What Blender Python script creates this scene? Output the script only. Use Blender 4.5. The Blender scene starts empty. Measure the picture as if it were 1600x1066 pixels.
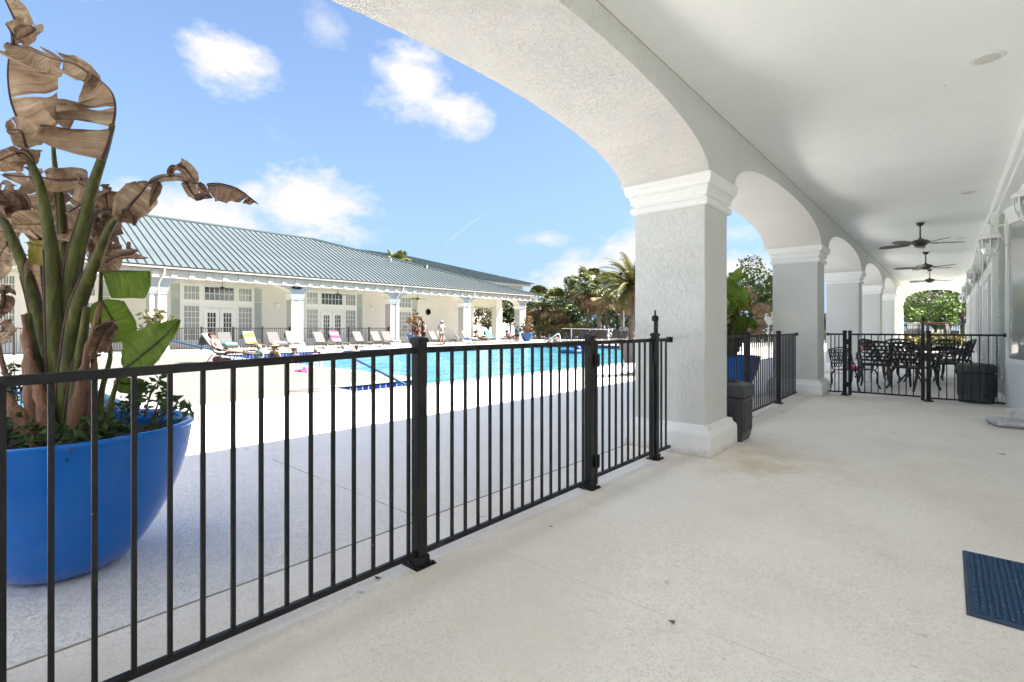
import bpy, bmesh, math, random
from mathutils import Vector, Matrix, noise
R = math.radians
sc = bpy.context.scene
C = sc.collection
rnd = random.Random(7)

# ------------------------------------------------------------------ camera
F, H, HZ = 777.78, 1.33, 512.5            # focal length in photo pixels, eye height, horizon row
TH = math.atan(681 / F)
SN, CS = math.sin(TH), math.cos(TH)
cam = bpy.data.cameras.new('camera'); camo = bpy.data.objects.new('camera', cam); C.objects.link(camo)
cam.lens = 17.5; cam.sensor_width = 36; cam.clip_end = 2000; cam.clip_start = .05
camo.location = (0, 0, H); camo.rotation_euler = (R(90), 0, TH)
cam.shift_y = -(533 - HZ) / 1600
sc.camera = camo

def ray(u, v):
    t = (u - 800) / F
    return Vector((CS * t - SN, SN * t + CS, (HZ - v) / F))
def P(u, v, Z):                            # a point measured in the photo at depth Z
    return Vector((0, 0, H)) + ray(u, v) * Z
def G(u, v, z=0.0):                        # a point measured in the photo on the level z
    d = ray(u, v); return Vector((0, 0, H)) + d * ((z - H) / d.z)
def YX(u, X):                              # Y of the point seen in column u on the plane X
    d = ray(u, 0); return d.y * X / d.x

# ------------------------------------------------------------------ mesh helpers
class MB:
    def __init__(s): s.v = []; s.f = []; s.m = []
    def add(s, vs, fs, m=0):
        o = len(s.v); s.v += [tuple(p) for p in vs]
        for f in fs: s.f.append(tuple(i + o for i in f)); s.m.append(m)
        return s
    def quad(s, a, b, c, d, m=0): return s.add([a, b, c, d], [(0, 1, 2, 3)], m)
    def box(s, x0, x1, y0, y1, z0, z1, m=0, M=None):
        vs = [Vector((x, y, z)) for z in (z0, z1) for x, y in ((x0, y0), (x1, y0), (x1, y1), (x0, y1))]
        if M: vs = [M @ p for p in vs]
        return s.add(vs, [(3, 2, 1, 0), (4, 5, 6, 7), (0, 1, 5, 4), (1, 2, 6, 5), (2, 3, 7, 6), (3, 0, 4, 7)], m)
    def bar(s, p, q, w, h=None, m=0, up=Vector((0, 0, 1))):
        p, q = Vector(p), Vector(q); h = h or w; d = (q - p).normalized()
        if abs(d.dot(up)) > .99: up = Vector((0, 1, 0))
        a = d.cross(up).normalized() * (w / 2); b = a.cross(d).normalized() * (h / 2)
        vs = [e + x * a + y * b for e in (p, q) for x, y in ((-1, -1), (1, -1), (1, 1), (-1, 1))]
        return s.add(vs, [(0, 1, 2, 3), (7, 6, 5, 4), (0, 4, 5, 1), (1, 5, 6, 2), (2, 6, 7, 3), (3, 7, 4, 0)], m)
    def tube(s, pts, r, n=8, m=0, cap=True, sx=1.0):
        pts = [Vector(p) for p in pts]; k = len(pts)
        rs = r if isinstance(r, (list, tuple)) else [r] * k
        ref = None; vs = []; fs = []
        for i, p in enumerate(pts):
            d = (pts[min(i + 1, k - 1)] - pts[max(i - 1, 0)])
            d = d.normalized() if d.length > 1e-9 else Vector((0, 0, 1))
            if ref is None:
                ref = d.cross(Vector((0, 0, 1)) if abs(d.z) < .9 else Vector((1, 0, 0))).normalized()
            a = (ref - d * ref.dot(d)); a = a.normalized() if a.length > 1e-6 else d.orthogonal().normalized()
            ref = a; b = d.cross(a)
            for j in range(n):
                t = 2 * math.pi * j / n
                vs.append(p + (a * math.cos(t) * sx + b * math.sin(t)) * rs[i])
        for i in range(k - 1):
            for j in range(n):
                j2 = (j + 1) % n
                fs.append((i * n + j, i * n + j2, (i + 1) * n + j2, (i + 1) * n + j))
        if cap: fs.append(tuple(range(n - 1, -1, -1))); fs.append(tuple((k - 1) * n + j for j in range(n)))
        return s.add(vs, fs, m)
    def lathe(s, prof, n=24, c=(0, 0, 0), m=0, M=None, sy=1.0):
        vs = []; fs = []; k = len(prof)
        for r, z in prof:
            for j in range(n):
                t = 2 * math.pi * j / n
                p = Vector((c[0] + r * math.cos(t), c[1] + r * math.sin(t) * sy, c[2] + z)); vs.append(M @ p if M else p)
        for i in range(k - 1):
            for j in range(n):
                j2 = (j + 1) % n; fs.append((i * n + j, i * n + j2, (i + 1) * n + j2, (i + 1) * n + j))
        if prof[0][0] > 1e-6: fs.append(tuple(range(n - 1, -1, -1)))
        if prof[-1][0] > 1e-6: fs.append(tuple((k - 1) * n + j for j in range(n)))
        return s.add(vs, fs, m)
    def ball(s, c, rx, ry=None, rz=None, n=12, k=8, m=0, M=None):
        ry = ry or rx; rz = rz or rx
        prof = [(math.sin(math.pi * i / k), -math.cos(math.pi * i / k)) for i in range(k + 1)]
        T = Matrix.Translation(c) @ (M or Matrix()) @ Matrix.Diagonal((rx, ry, rz, 1))
        prof[0] = (1e-4, -1); prof[-1] = (1e-4, 1)
        return s.lathe(prof, n, m=m, M=T)
    def rect_rings(s, x0, x1, y0, y1, prof, m=0, cap=True):
        vs = []; fs = []
        for o, z in prof: vs += [(x0 - o, y0 - o, z), (x1 + o, y0 - o, z), (x1 + o, y1 + o, z), (x0 - o, y1 + o, z)]
        for i in range(len(prof) - 1):
            for j in range(4):
                j2 = (j + 1) % 4; fs.append((i * 4 + j, i * 4 + j2, i * 4 + 4 + j2, i * 4 + 4 + j))
        if cap: fs.append((3, 2, 1, 0)); k = len(prof) * 4 - 4; fs.append((k, k + 1, k + 2, k + 3))
        return s.add(vs, fs, m)
    def build(s, name, mat, parent=None, smooth=None, world=False, bevel=0, seg=2):
        me = bpy.data.meshes.new(name)
        off = Vector()
        if world and parent is not None:
            q = parent
            while q is not None: off = off + q.location; q = q.parent
        me.from_pydata([tuple(Vector(p) - off) for p in s.v] if off.length > 0 else s.v, [], s.f)
        for mt in (mat if isinstance(mat, (list, tuple)) else [mat]): me.materials.append(mt)
        if len(me.materials) > 1: me.polygons.foreach_set('material_index', s.m)
        me.update()
        if smooth is not None:
            me.polygons.foreach_set('use_smooth', [True] * len(me.polygons))
            if smooth < 179: me.set_sharp_from_angle(angle=R(smooth))
        o = bpy.data.objects.new(name, me); C.objects.link(o)
        if parent is not None: o.parent = parent
        if bevel:
            b = o.modifiers.new('bevel', 'BEVEL'); b.width = bevel; b.segments = seg; b.limit_method = 'ANGLE'; b.angle_limit = R(40)
        return o

def tag(o, label=None, cat=None, group=None, kind=None):
    if label: o['label'] = label
    if cat: o['category'] = cat
    if group: o['group'] = group
    if kind: o['kind'] = kind
    return o
def thing(name, label, cat, loc=(0, 0, 0), rz=0, group=None):
    o = bpy.data.objects.new(name, None); C.objects.link(o); o.empty_display_size = .2
    o.location = loc; o.rotation_euler = (0, 0, rz)
    return tag(o, label, cat, group)
KIDS = {}
def kids_of(o):
    return [c for c in bpy.data.objects if c.parent == o]
def dup(root, loc, rz=0, label=None, group=None, scale=None):
    def cp(o, par):
        c = o.copy(); C.objects.link(c); c.parent = par
        for ch in kids_of(o): cp(ch, c)
        return c
    r = cp(root, None); r.location = loc; r.rotation_euler = (0, 0, rz)
    if scale: r.scale = (scale,) * 3
    if label: r['label'] = label
    if group: r['group'] = group
    return r
def struct(name, mb, mat, **k):
    return tag(mb.build(name, mat, **k), kind='structure')

# ------------------------------------------------------------------ materials
class NT:
    def __init__(s, name):
        s.mat = bpy.data.materials.new(name); s.mat.use_nodes = True
        s.t = s.mat.node_tree; s.b = s.t.nodes['Principled BSDF']; s.out = s.t.nodes['Material Output']
    def n(s, typ, **k):
        x = s.t.nodes.new(typ)
        for a, b in k.items(): setattr(x, a, b)
        return x
    def l(s, a, b): s.t.links.new(a, b)
    def coord(s, kind='Object'): return s.n('ShaderNodeTexCoord').outputs[kind]
    def noise(s, scale, detail=4, rough=.55, vec=None, dist=0):
        x = s.n('ShaderNodeTexNoise'); x.inputs['Scale'].default_value = scale; x.inputs['Detail'].default_value = detail
        x.inputs['Roughness'].default_value = rough; x.inputs['Distortion'].default_value = dist
        s.l(vec if vec is not None else s.coord(), x.inputs['Vector']); return x.outputs['Fac']
    def scale(s, v, sc3):
        x = s.n('ShaderNodeMapping'); x.inputs['Scale'].default_value = sc3; s.l(v, x.inputs['Vector']); return x.outputs[0]
    def ramp(s, fac, stops):
        x = s.n('ShaderNodeValToRGB'); e = x.color_ramp.elements
        while len(e) < len(stops): e.new(.5)
        for i, (p, c) in enumerate(stops):
            e[i].position = p; e[i].color = (c if isinstance(c, tuple) else (c, c, c)) + (1,)
        s.l(fac, x.inputs[0]); return x.outputs[0]
    def mix(s, fac, a, b, mode='MIX'):
        x = s.n('ShaderNodeMix'); x.data_type = 'RGBA'; x.blend_type = mode
        for sock, val in ((x.inputs[0], fac), (x.inputs[6], a), (x.inputs[7], b)):
            if isinstance(val, (int, float)): sock.default_value = val
            elif isinstance(val, tuple): sock.default_value = val + (1,)
            else: s.l(val, sock)
        return x.outputs[2]
    def math(s, op, a, b=None, clamp=False):
        x = s.n('ShaderNodeMath'); x.operation = op; x.use_clamp = clamp
        for i, val in enumerate((a, b)):
            if val is None: continue
            if isinstance(val, (int, float)): x.inputs[i].default_value = val
            else: s.l(val, x.inputs[i])
        return x.outputs[0]
    def bump(s, h, strength=.3, dist=.01, prev=None):
        x = s.n('ShaderNodeBump'); x.inputs['Strength'].default_value = strength; x.inputs['Distance'].default_value = dist
        s.l(h, x.inputs['Height'])
        if prev is not None: s.l(prev, x.inputs['Normal'])
        s.l(x.outputs[0], s.b.inputs['Normal']); return x.outputs[0]
    def set(s, col=None, rough=None, metal=None, spec=None, **k):
        def put(nm, val):
            i = s.b.inputs[nm]
            if isinstance(val, (int, float)): i.default_value = val
            elif isinstance(val, tuple): i.default_value = val + (1,)
            else: s.l(val, i)
        if col is not None: put('Base Color', col)
        if rough is not None: put('Roughness', rough)
        if metal is not None: put('Metallic', metal)
        if spec is not None: put('Specular IOR Level', spec)
        for a, b in k.items(): put(a, b)
        return s
def plain(name, col, rough=.5, metal=0, var=.12, scale=6, spec=.5, bump=0, bscale=80):
    m = NT(name); f = m.noise(scale, 5)
    a = tuple(max(0, c * (1 - var)) for c in col); b = tuple(min(1, c * (1 + var)) for c in col)
    m.set(m.ramp(f, [(.3, a), (.7, b)]), rough, metal, spec)
    if bump: m.bump(m.noise(bscale, 3), bump, .005)
    return m.mat
def stucco(name, col, bs=.5, streak=True):
    m = NT(name); co = m.coord()
    big = m.noise(.7, 4, vec=co)
    c1 = m.ramp(big, [(.3, tuple(c * .955 for c in col)), (.7, tuple(min(1, c * 1.02) for c in col))])
    warped = m.noise(30, 6, .66, vec=m.scale(co, (1, 1, .5)) if streak else co, dist=.9)
    patch = m.ramp(m.noise(2.3, 4, .6, vec=co), [(.3, .35), (.65, 1.0)])
    flat = m.ramp(warped, [(.36, 0.0), (.52, .75), (.7, 1.0)])
    c2 = m.mix(m.math('MULTIPLY', patch, .10), c1, m.ramp(warped, [(.35, tuple(c * .6 for c in col)), (.6, col)]), 'MIX')
    c2 = m.mix(m.ramp(m.noise(.9, 5, .7, vec=m.scale(co, (1, 1, .35))), [(.6, 0.0), (.8, .12)]), c2, (.45, .43, .38))
    c2 = m.mix(m.ramp(m.noise(14, 2, .5, vec=co), [(.215, .5), (.235, 0.0)]), c2, (.3, .29, .26))
    m.set(c2, .85, spec=.25)
    nb = m.bump(m.noise(150, 3), bs * .5, .003)
    m.bump(m.math('MULTIPLY', flat, patch), min(1, bs * 1.15), .008, nb)
    return m.mat

M = {}
M['sage'] = stucco('sage_stucco', (.74, .745, .715), .85)
M['sage_wall'] = stucco('wall_stucco', (.87, .88, .86), .35)
M['ceiling'] = stucco('ceiling_stucco', (.90, .91, .88), .16, False)
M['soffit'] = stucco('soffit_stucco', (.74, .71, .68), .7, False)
M['trim'] = plain('white_trim_paint', (.91, .905, .89), .45, var=.03, scale=3)
m = NT('white_trim_grime'); co = m.coord(); xz = m.n('ShaderNodeSeparateXYZ'); m.l(co, xz.inputs[0])
low = m.ramp(m.math('ADD', xz.outputs[2], m.math('MULTIPLY', m.noise(9, 5, .7, vec=co), .22)), [(.10, .75), (.20, 0.0)])
tc = m.mix(low, m.ramp(m.noise(2.5, 5, vec=co), [(.3, (.875, .865, .845)), (.7, (.91, .905, .89))]), (.55, .48, .38))
tc = m.mix(m.ramp(m.noise(16, 3, .6, vec=co), [(.245, .5), (.27, 0.0)]), tc, (.4, .36, .3))
m.set(tc, .5); m.bump(m.noise(40, 4, vec=co), .15, .004); M['trim'] = m.mat
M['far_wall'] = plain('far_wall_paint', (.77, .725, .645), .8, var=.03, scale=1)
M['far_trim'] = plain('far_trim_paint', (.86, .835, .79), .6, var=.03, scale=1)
M['far_arch_shade'] = plain('far_arch_shaded', (.43, .46, .505), .8, var=.03, scale=1)  # eave shade on the arch wall put into this darker, bluish colour
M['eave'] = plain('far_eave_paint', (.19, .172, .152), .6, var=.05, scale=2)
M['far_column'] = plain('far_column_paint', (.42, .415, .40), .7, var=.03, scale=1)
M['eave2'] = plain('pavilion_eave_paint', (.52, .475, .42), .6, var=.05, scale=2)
M['cream'] = plain('cream_plastic', (.66, .62, .54), .5, var=.04)
M['shutter'] = plain('shutter_paint', (.42, .46, .42), .5, var=.06)
M['black'] = plain('black_powder_coat', (.009, .0078, .007), .42, var=.3, scale=30, spec=.32, bump=.05, bscale=400)
m = NT('black_powder_coat_worn'); co = m.coord()
chips = m.ramp(m.noise(38, 3, .6, vec=m.scale(co, (1, 1, .6))), [(.735, 0.0), (.75, 1.0)])
dust = m.ramp(m.noise(9, 4, vec=co), [(.4, 0.0), (.8, .25)])
bc = m.mix(dust, m.ramp(m.noise(30, 4, vec=co), [(.3, (.006, .0055, .005)), (.7, (.012, .0105, .0095))]), (.05, .045, .038))
m.set(m.mix(chips, bc, (.35, .34, .31)), m.ramp(m.noise(60, 3, vec=co), [(.3, .34), (.7, .52)]), spec=.34); m.bump(m.noise(260, 2, vec=co), .06, .002)
M['black'] = m.mat
M['black_iron'] = plain('cast_black_metal', (.014, .013, .016), .5, var=.3, scale=20)
M['bronze'] = plain('dark_bronze', (.035, .028, .022), .35, var=.25, scale=12)
M['white_metal'] = plain('white_metal', (.8, .8, .78), .35, var=.04)
M['steel'] = plain('brushed_steel', (.62, .63, .65), .28, .9, var=.15, scale=14)
M['bin'] = plain('dark_bin_plastic', (.06, .06, .064), .5, var=.2, scale=9)
M['mat_dark'] = plain('mat_edge_rubber', (.036, .058, .105), .8)

m = NT('deck_concrete'); co = m.coord()
big = m.noise(.45, 5, .6, vec=co)
base = m.ramp(big, [(.25, (.79, .765, .725)), (.5, (.865, .84, .80)), (.75, (.885, .865, .83))])
spl = m.noise(34, 4, .6, vec=co, dist=2.2)
base = m.mix(m.ramp(spl, [(.36, .45), (.52, 0.0)]), base, (.56, .535, .50))
spec = m.noise(160, 2, .5, vec=co)
base = m.mix(m.ramp(spec, [(.25, .35), (.35, 0.0)]), base, (.42, .39, .35))
xyz = m.n('ShaderNodeSeparateXYZ'); m.l(co, xyz.inputs[0])
def joint(m, c, off, per, w):
    a = m.math('FRACT', m.math('DIVIDE', m.math('ADD', c, off), per))
    a = m.math('ABSOLUTE', m.math('SUBTRACT', a, .5)); return m.math('LESS_THAN', a, w / per)
j1 = joint(m, xyz.outputs[1], 5.94 / 2 - 2.2 + 59.4, 5.94, .005)
j2 = m.math('MULTIPLY', joint(m, xyz.outputs[0], 2.6 + 60 - .37, 3.0, .006), m.math('LESS_THAN', xyz.outputs[0], -2.9))
wob = m.ramp(m.noise(3, 3, vec=co), [(.42, .15), (.6, .8)])
base = m.mix(m.math('MULTIPLY', j1, wob), base, (.16, .14, .12))
m.set(base, .8, spec=.3)
nb = m.bump(m.noise(220, 2, vec=co), .25, .003)
m.bump(m.ramp(spl, [(.36, 0.0), (.5, 1.0)]), .75, .006, nb)
M['deck'] = m.mat
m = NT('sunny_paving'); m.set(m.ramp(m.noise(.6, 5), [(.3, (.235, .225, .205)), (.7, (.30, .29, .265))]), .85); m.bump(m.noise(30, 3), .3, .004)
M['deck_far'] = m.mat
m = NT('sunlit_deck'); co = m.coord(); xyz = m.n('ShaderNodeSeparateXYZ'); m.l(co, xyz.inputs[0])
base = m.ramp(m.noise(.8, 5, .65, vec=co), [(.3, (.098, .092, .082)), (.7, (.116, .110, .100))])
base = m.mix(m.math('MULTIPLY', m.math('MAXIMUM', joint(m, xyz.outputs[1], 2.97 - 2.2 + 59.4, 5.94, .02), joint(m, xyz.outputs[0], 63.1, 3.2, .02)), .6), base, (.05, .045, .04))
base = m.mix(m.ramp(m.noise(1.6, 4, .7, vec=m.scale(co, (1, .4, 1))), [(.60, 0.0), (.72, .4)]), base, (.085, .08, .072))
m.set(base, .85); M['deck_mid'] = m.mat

m = NT('porch_floor'); co = m.coord()
big = m.noise(.8, 5, .62, vec=co)
base = m.ramp(big, [(.25, (.82, .755, .665)), (.5, (.90, .85, .775)), (.75, (.91, .875, .82))])
stain = m.noise(.5, 3, .5, vec=m.scale(co, (1, .6, 1)))
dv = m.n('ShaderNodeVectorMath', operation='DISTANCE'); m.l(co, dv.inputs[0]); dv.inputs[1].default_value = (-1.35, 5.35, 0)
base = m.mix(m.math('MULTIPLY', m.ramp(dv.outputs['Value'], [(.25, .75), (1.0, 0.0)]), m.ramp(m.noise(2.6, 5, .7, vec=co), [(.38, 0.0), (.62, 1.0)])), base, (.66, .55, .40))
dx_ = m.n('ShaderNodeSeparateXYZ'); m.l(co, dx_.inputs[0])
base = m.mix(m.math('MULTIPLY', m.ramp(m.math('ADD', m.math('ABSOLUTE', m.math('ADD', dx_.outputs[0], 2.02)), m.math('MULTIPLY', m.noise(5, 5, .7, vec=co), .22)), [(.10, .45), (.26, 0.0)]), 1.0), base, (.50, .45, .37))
base = m.mix(m.ramp(stain, [(.50, 0.0), (.70, .55)]), base, (.66, .57, .45))
spl = m.noise(36, 5, .62, vec=co, dist=2.4)
wear = m.noise(1.3, 3, vec=co)
base = m.mix(m.math('MULTIPLY', m.ramp(spl, [(.39, .52), (.52, 0.0)]), m.ramp(wear, [(.3, .25), (.66, 1.0)])), base, (.56, .495, .41))
base = m.mix(m.ramp(m.noise(190, 2, vec=co), [(.24, .5), (.33, 0.0)]), base, (.40, .345, .29))
base = m.mix(m.ramp(m.noise(7, 2, .4, vec=co), [(.20, .6), (.24, 0.0)]), base, (.36, .30, .24))
xyz = m.n('ShaderNodeSeparateXYZ'); m.l(co, xyz.outputs[0].node.inputs[0])
j1 = joint(m, xyz.outputs[1], 5.94 / 2 - 2.2 + 59.4, 5.94, .0022)
base = m.mix(m.math('MULTIPLY', j1, .28), base, (.25, .22, .19))
m.set(base, .62, spec=.35)
nb = m.bump(m.noise(240, 2, vec=co), .2, .003)
m.bump(m.ramp(spl, [(.38, 0.0), (.52, 1.0)]), .42, .004, nb)
M['floor'] = m.mat
M['gap'] = plain('joint_filler', (.30, .255, .19), .9, var=.4, scale=12)

m = NT('blue_glaze'); co = m.coord()
m.set(m.ramp(m.noise(2.2, 5, vec=co), [(.3, (.0005, .125, .50)), (.7, (.001, .155, .58))]), .14, spec=.22, **{'Coat Weight': .35, 'Coat Roughness': .02})
m.bump(m.noise(5, 2, vec=co), .06, .02)
pz = m.n('ShaderNodeSeparateXYZ'); m.l(co, pz.inputs[0])
pot_dust = m.math('ADD', m.ramp(m.math('ADD', pz.outputs[2], m.math('MULTIPLY', m.noise(6, 5, .7, vec=co), .25)), [(.10, .30), (.24, 0.0)]), m.ramp(m.noise(3, 6, .75, vec=m.scale(co, (1, 1, .3))), [(.58, 0.0), (.85, .07)]))
bc = m.b.inputs['Base Color'].links[0].from_socket
m.set(m.mix(pot_dust, bc, (.42, .45, .47)), m.math('ADD', m.math('MULTIPLY', pot_dust, .5), .13))
M['glaze'] = m.mat
M['far_glaze'] = plain('far_blue_glaze', (.008, .07, .22), .25)

m = NT('pool_water'); co = m.coord()
w1 = m.noise(1.4, 3, .55, vec=m.scale(co, (1, .8, 1)), dist=1.0)
col = m.ramp(m.noise(.12, 3, vec=co), [(.3, (.020, .110, .150)), (.7, (.034, .148, .19))])
col = m.mix(m.ramp(w1, [(.45, 0.0), (.72, .5)]), col, (.15, .34, .38))
m.set(col, .08, spec=.2, IOR=1.33)
m.bump(w1, 1.0, .16, m.bump(m.noise(4, 3, .6, vec=m.scale(co, (1, .6, 1)), dist=.8), .8, .07))
M['water'] = m.mat
m = NT('pool_tile'); br = m.n('ShaderNodeTexBrick'); m.l(m.coord('Generated'), br.inputs[0])
M['tile'] = None
def tilemat():
    m = NT('pool_tile'); co = m.coord(); s = m.n('ShaderNodeSeparateXYZ'); m.l(co, s.inputs[0])
    a = m.math('ADD', s.outputs[0], s.outputs[1])
    fr = m.math('FRACT', m.math('MULTIPLY', a, 1 / .16)); g = m.math('LESS_THAN', m.math('ABSOLUTE', m.math('SUBTRACT', fr, .5)), .42)
    cell = m.n('ShaderNodeTexWhiteNoise'); cell.noise_dimensions = '1D'; m.l(m.math('FLOOR', m.math('MULTIPLY', a, 1 / .16)), cell.inputs['W'])
    blue = m.ramp(cell.outputs['Value'], [(.2, (.006, .010, .075)), (.9, (.012, .025, .14))])
    m.set(m.mix(g, (.16, .18, .22), blue), .2); return m.mat
M['tile'] = tilemat()
M['coping'] = plain('pool_coping', (.22, .215, .205), .6, var=.05)
M['pool_floor'] = plain('pool_plaster', (.35, .68, .76), .7)

m = NT('metal_roof'); co = m.coord()
m.set(m.ramp(m.noise(.5, 5, vec=m.scale(co, (1, .3, 1))), [(.3, (.090, .110, .120)), (.7, (.115, .134, .142))]), .38, .35)
M['roof'] = m.mat
M['roof_seam'] = plain('roof_seam', (.045, .07, .075), .5)
M['glass_dark'] = plain('dark_window_glass', (.05, .06, .06), .05, var=.3, scale=1.2, spec=.8)
m = NT('curtained_glass'); co = m.coord(); s_ = m.n('ShaderNodeTexWave'); s_.inputs['Scale'].default_value = 3.2; s_.inputs['Distortion'].default_value = 1.5
s_.bands_direction = 'Y'; m.l(co, s_.inputs[0])
m.set(m.ramp(s_.outputs['Fac'], [(.1, (.20, .22, .20)), (.9, (.46, .47, .44))]), .12, spec=.6)
M['glass_curtain'] = m.mat
M['glass_clear'] = None
m = NT('wall_pane_glass'); m.set((.50, .51, .49), .05, spec=1.0); m.set(metal=.35); M['mirror_glass'] = m.mat
m = NT('lantern_glass'); m.set((.86, .88, .87), .12, spec=.6, **{'Transmission Weight': .75}); M['lantern_glass'] = m.mat

def leafmat(name, stops, scale, rough=.5, trans=.25, wave=0, bump=.4):
    m = NT(name); co = m.coord()
    f = m.noise(scale, 5, .6, vec=co)
    col = m.ramp(f, stops)
    m.set(col, rough, spec=.35)
    if bump: m.bump(m.noise(scale * 6, 3, vec=co), bump, .01)
    if trans:
        tr = m.n('ShaderNodeBsdfTranslucent'); m.l(col, tr.inputs[0]); mx = m.n('ShaderNodeMixShader'); mx.inputs[0].default_value = trans
        m.l(m.b.outputs[0], mx.inputs[1]); m.l(tr.outputs[0], mx.inputs[2]); m.l(mx.outputs[0], m.out.inputs[0])
    return m.mat
def uvleaf(name, stops, trans, freq):
    # streaks that run along the leaf's own veins: UV x = along the rib, y = across
    m = NT(name); uv = m.coord('UV')
    st = m.noise(freq * 1.9, 5, .7, vec=m.scale(uv, (1, .05, 1)), dist=.25)
    bl = m.noise(7, 4, .6)
    col = m.mix(.4, m.ramp(st, stops), m.ramp(bl, stops))
    m.set(col, .62, spec=.25)
    m.bump(st, .9, .03)
    tr = m.n('ShaderNodeBsdfTranslucent'); m.l(col, tr.inputs[0]); mx = m.n('ShaderNodeMixShader'); mx.inputs[0].default_value = trans
    m.l(m.b.outputs[0], mx.inputs[1]); m.l(tr.outputs[0], mx.inputs[2]); m.l(mx.outputs[0], m.out.inputs[0])
    return m.mat
M['dead'] = uvleaf('dead_leaf', [(.30, (.16, .09, .052)), (.44, (.33, .212, .13)), (.55, (.46, .33, .215)), (.70, (.66, .53, .385))], .32, 26)
M['dead_dark'] = uvleaf('dark_dead_leaf', [(.30, (.08, .044, .027)), (.5, (.24, .148, .09)), (.70, (.49, .355, .24))], .28, 24)
M['banana_green'] = uvleaf('green_leaf', [(.3, (.06, .12, .012)), (.5, (.13, .21, .022)), (.72, (.27, .33, .06))], .3, 40)
M['banana_yellow'] = uvleaf('yellowing_leaf', [(.3, (.10, .10, .01)), (.5, (.24, .21, .03)), (.72, (.38, .30, .07))], .3, 30)
m = NT('leaf_stalk'); co = m.coord()
m.set(m.ramp(m.noise(5, 5, .65, vec=m.scale(co, (6, 6, 1))), [(.28, (.045, .026, .016)), (.42, (.045, .048, .012)), (.58, (.085, .092, .02)), (.72, (.135, .14, .04))]), .55, spec=.25)
m.bump(m.noise(30, 3, vec=m.scale(co, (3, 3, .4))), .3, .005); M['stalk'] = m.mat
M['stalk_edge'] = plain('stalk_edge', (.07, .03, .03), .6, var=.4, scale=20)
m = NT('sheath'); co = m.coord()
m.set(m.ramp(m.noise(4, 6, .7, vec=m.scale(co, (5, 5, .8))), [(.3, (.05, .025, .018)), (.5, (.20, .10, .06)), (.72, (.36, .22, .14))]), .8)
m.bump(m.noise(40, 3, vec=m.scale(co, (3, 3, .3))), .5, .01); M['sheath'] = m.mat
M['soil'] = plain('potting_soil', (.035, .024, .017), .95, var=.5, scale=30, bump=.8, bscale=60)
M['shrub'] = leafmat('shrub_leaf', [(.3, (.02, .05, .012)), (.7, (.08, .14, .03))], 9, .5, .25)
M['oak'] = leafmat('oak_leaf', [(.3, (.012, .026, .008)), (.5, (.032, .055, .016)), (.72, (.075, .105, .035))], .9, .6, .2, bump=0)
M['oak_light'] = leafmat('light_tree_leaf', [(.3, (.035, .075, .012)), (.5, (.09, .155, .03)), (.72, (.19, .25, .06))], .9, .6, .3, bump=0)
M['bare'] = leafmat('sparse_leaf', [(.3, (.05, .045, .025)), (.5, (.105, .095, .055)), (.72, (.17, .155, .09))], .9, .7, .2, bump=0)
M['palm'] = leafmat('palm_leaf', [(.3, (.03, .045, .012)), (.5, (.09, .105, .03)), (.72, (.19, .19, .08))], 1.3, .5, .2, bump=0)
M['palm_dead'] = leafmat('dead_palm_leaf', [(.3, (.09, .055, .03)), (.5, (.20, .13, .07)), (.72, (.33, .24, .13))], 1.5, .8, .15, bump=0)
M['date'] = leafmat('date_palm_leaf', [(.3, (.03, .04, .01)), (.5, (.095, .095, .02)), (.72, (.24, .19, .045))], 1.3, .5, .2, bump=0)
M['hedge'] = leafmat('hedge_leaf', [(.3, (.02, .019, .01)), (.5, (.05, .043, .018)), (.72, (.10, .08, .03))], 1.6, .6, .2, bump=0)
M['flower'] = leafmat('yellow_hedge_leaf', [(.3, (.04, .045, .012)), (.5, (.12, .10, .015)), (.72, (.24, .18, .02))], 2, .6, .25, bump=0)
M['bark'] = plain('bark', (.14, .115, .09), .9, var=.45, scale=5, bump=.8, bscale=14)
M['far_plant'] = leafmat('dry_orange_leaf', [(.3, (.05, .022, .012)), (.5, (.13, .075, .03)), (.72, (.20, .15, .055))], 4, .6, .3, bump=0)
M['far_plant_pale'] = leafmat('pale_yellow_leaf', [(.3, (.07, .075, .02)), (.5, (.16, .15, .06)), (.72, (.24, .22, .15))], 4, .6, .3, bump=0)

m = NT('sling_mesh'); m.set((.045, .036, .033), .7); M['sling'] = m.mat
m = NT('grey_sling_mesh'); m.set(m.ramp(m.noise(30), [(.3, (.032, .029, .030)), (.7, (.042, .039, .040))]), .7); M['sling_grey'] = m.mat
M['lounge_frame'] = plain('lounger_frame', (.16, .135, .115), .4, .3)
def cloth(name, c1, c2, scale, kind='Z'):
    c1, c2 = (tuple(x * (.30 if min(c) < .6 else .22) for x in c) for c in (c1, c2))
    m = NT(name); w = m.n('ShaderNodeTexWave'); w.inputs['Scale'].default_value = scale; w.inputs['Distortion'].default_value = 2; w.bands_direction = kind
    m.l(m.coord(), w.inputs[0]); m.set(m.ramp(w.outputs['Fac'], [(.35, c1), (.65, c2)]), .9, spec=.1); return m.mat
M['t_yellow'] = cloth('yellow_blue_towel', (.75, .58, .08), (.38, .68, .78), .7)
M['t_white'] = cloth('white_towel', (.8, .8, .78), (.72, .73, .74), 2)
M['t_pink'] = cloth('pink_towel', (.75, .12, .26), (.40, .66, .74), .8)
M['t_teal'] = cloth('teal_towel', (.10, .42, .44), (.35, .66, .62), 1.5)
M['t_blue'] = cloth('blue_white_towel', (.10, .17, .42), (.68, .72, .8), 1.2)
M['t_red'] = cloth('red_towel', (.60, .05, .12), (.7, .3, .35), 2)
M['t_lilac'] = cloth('lilac_towel', (.30, .28, .55), (.55, .55, .75), 2)
M['blue_pipe'] = plain('blue_rail_cover', (.012, .045, .11), .4)
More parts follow.
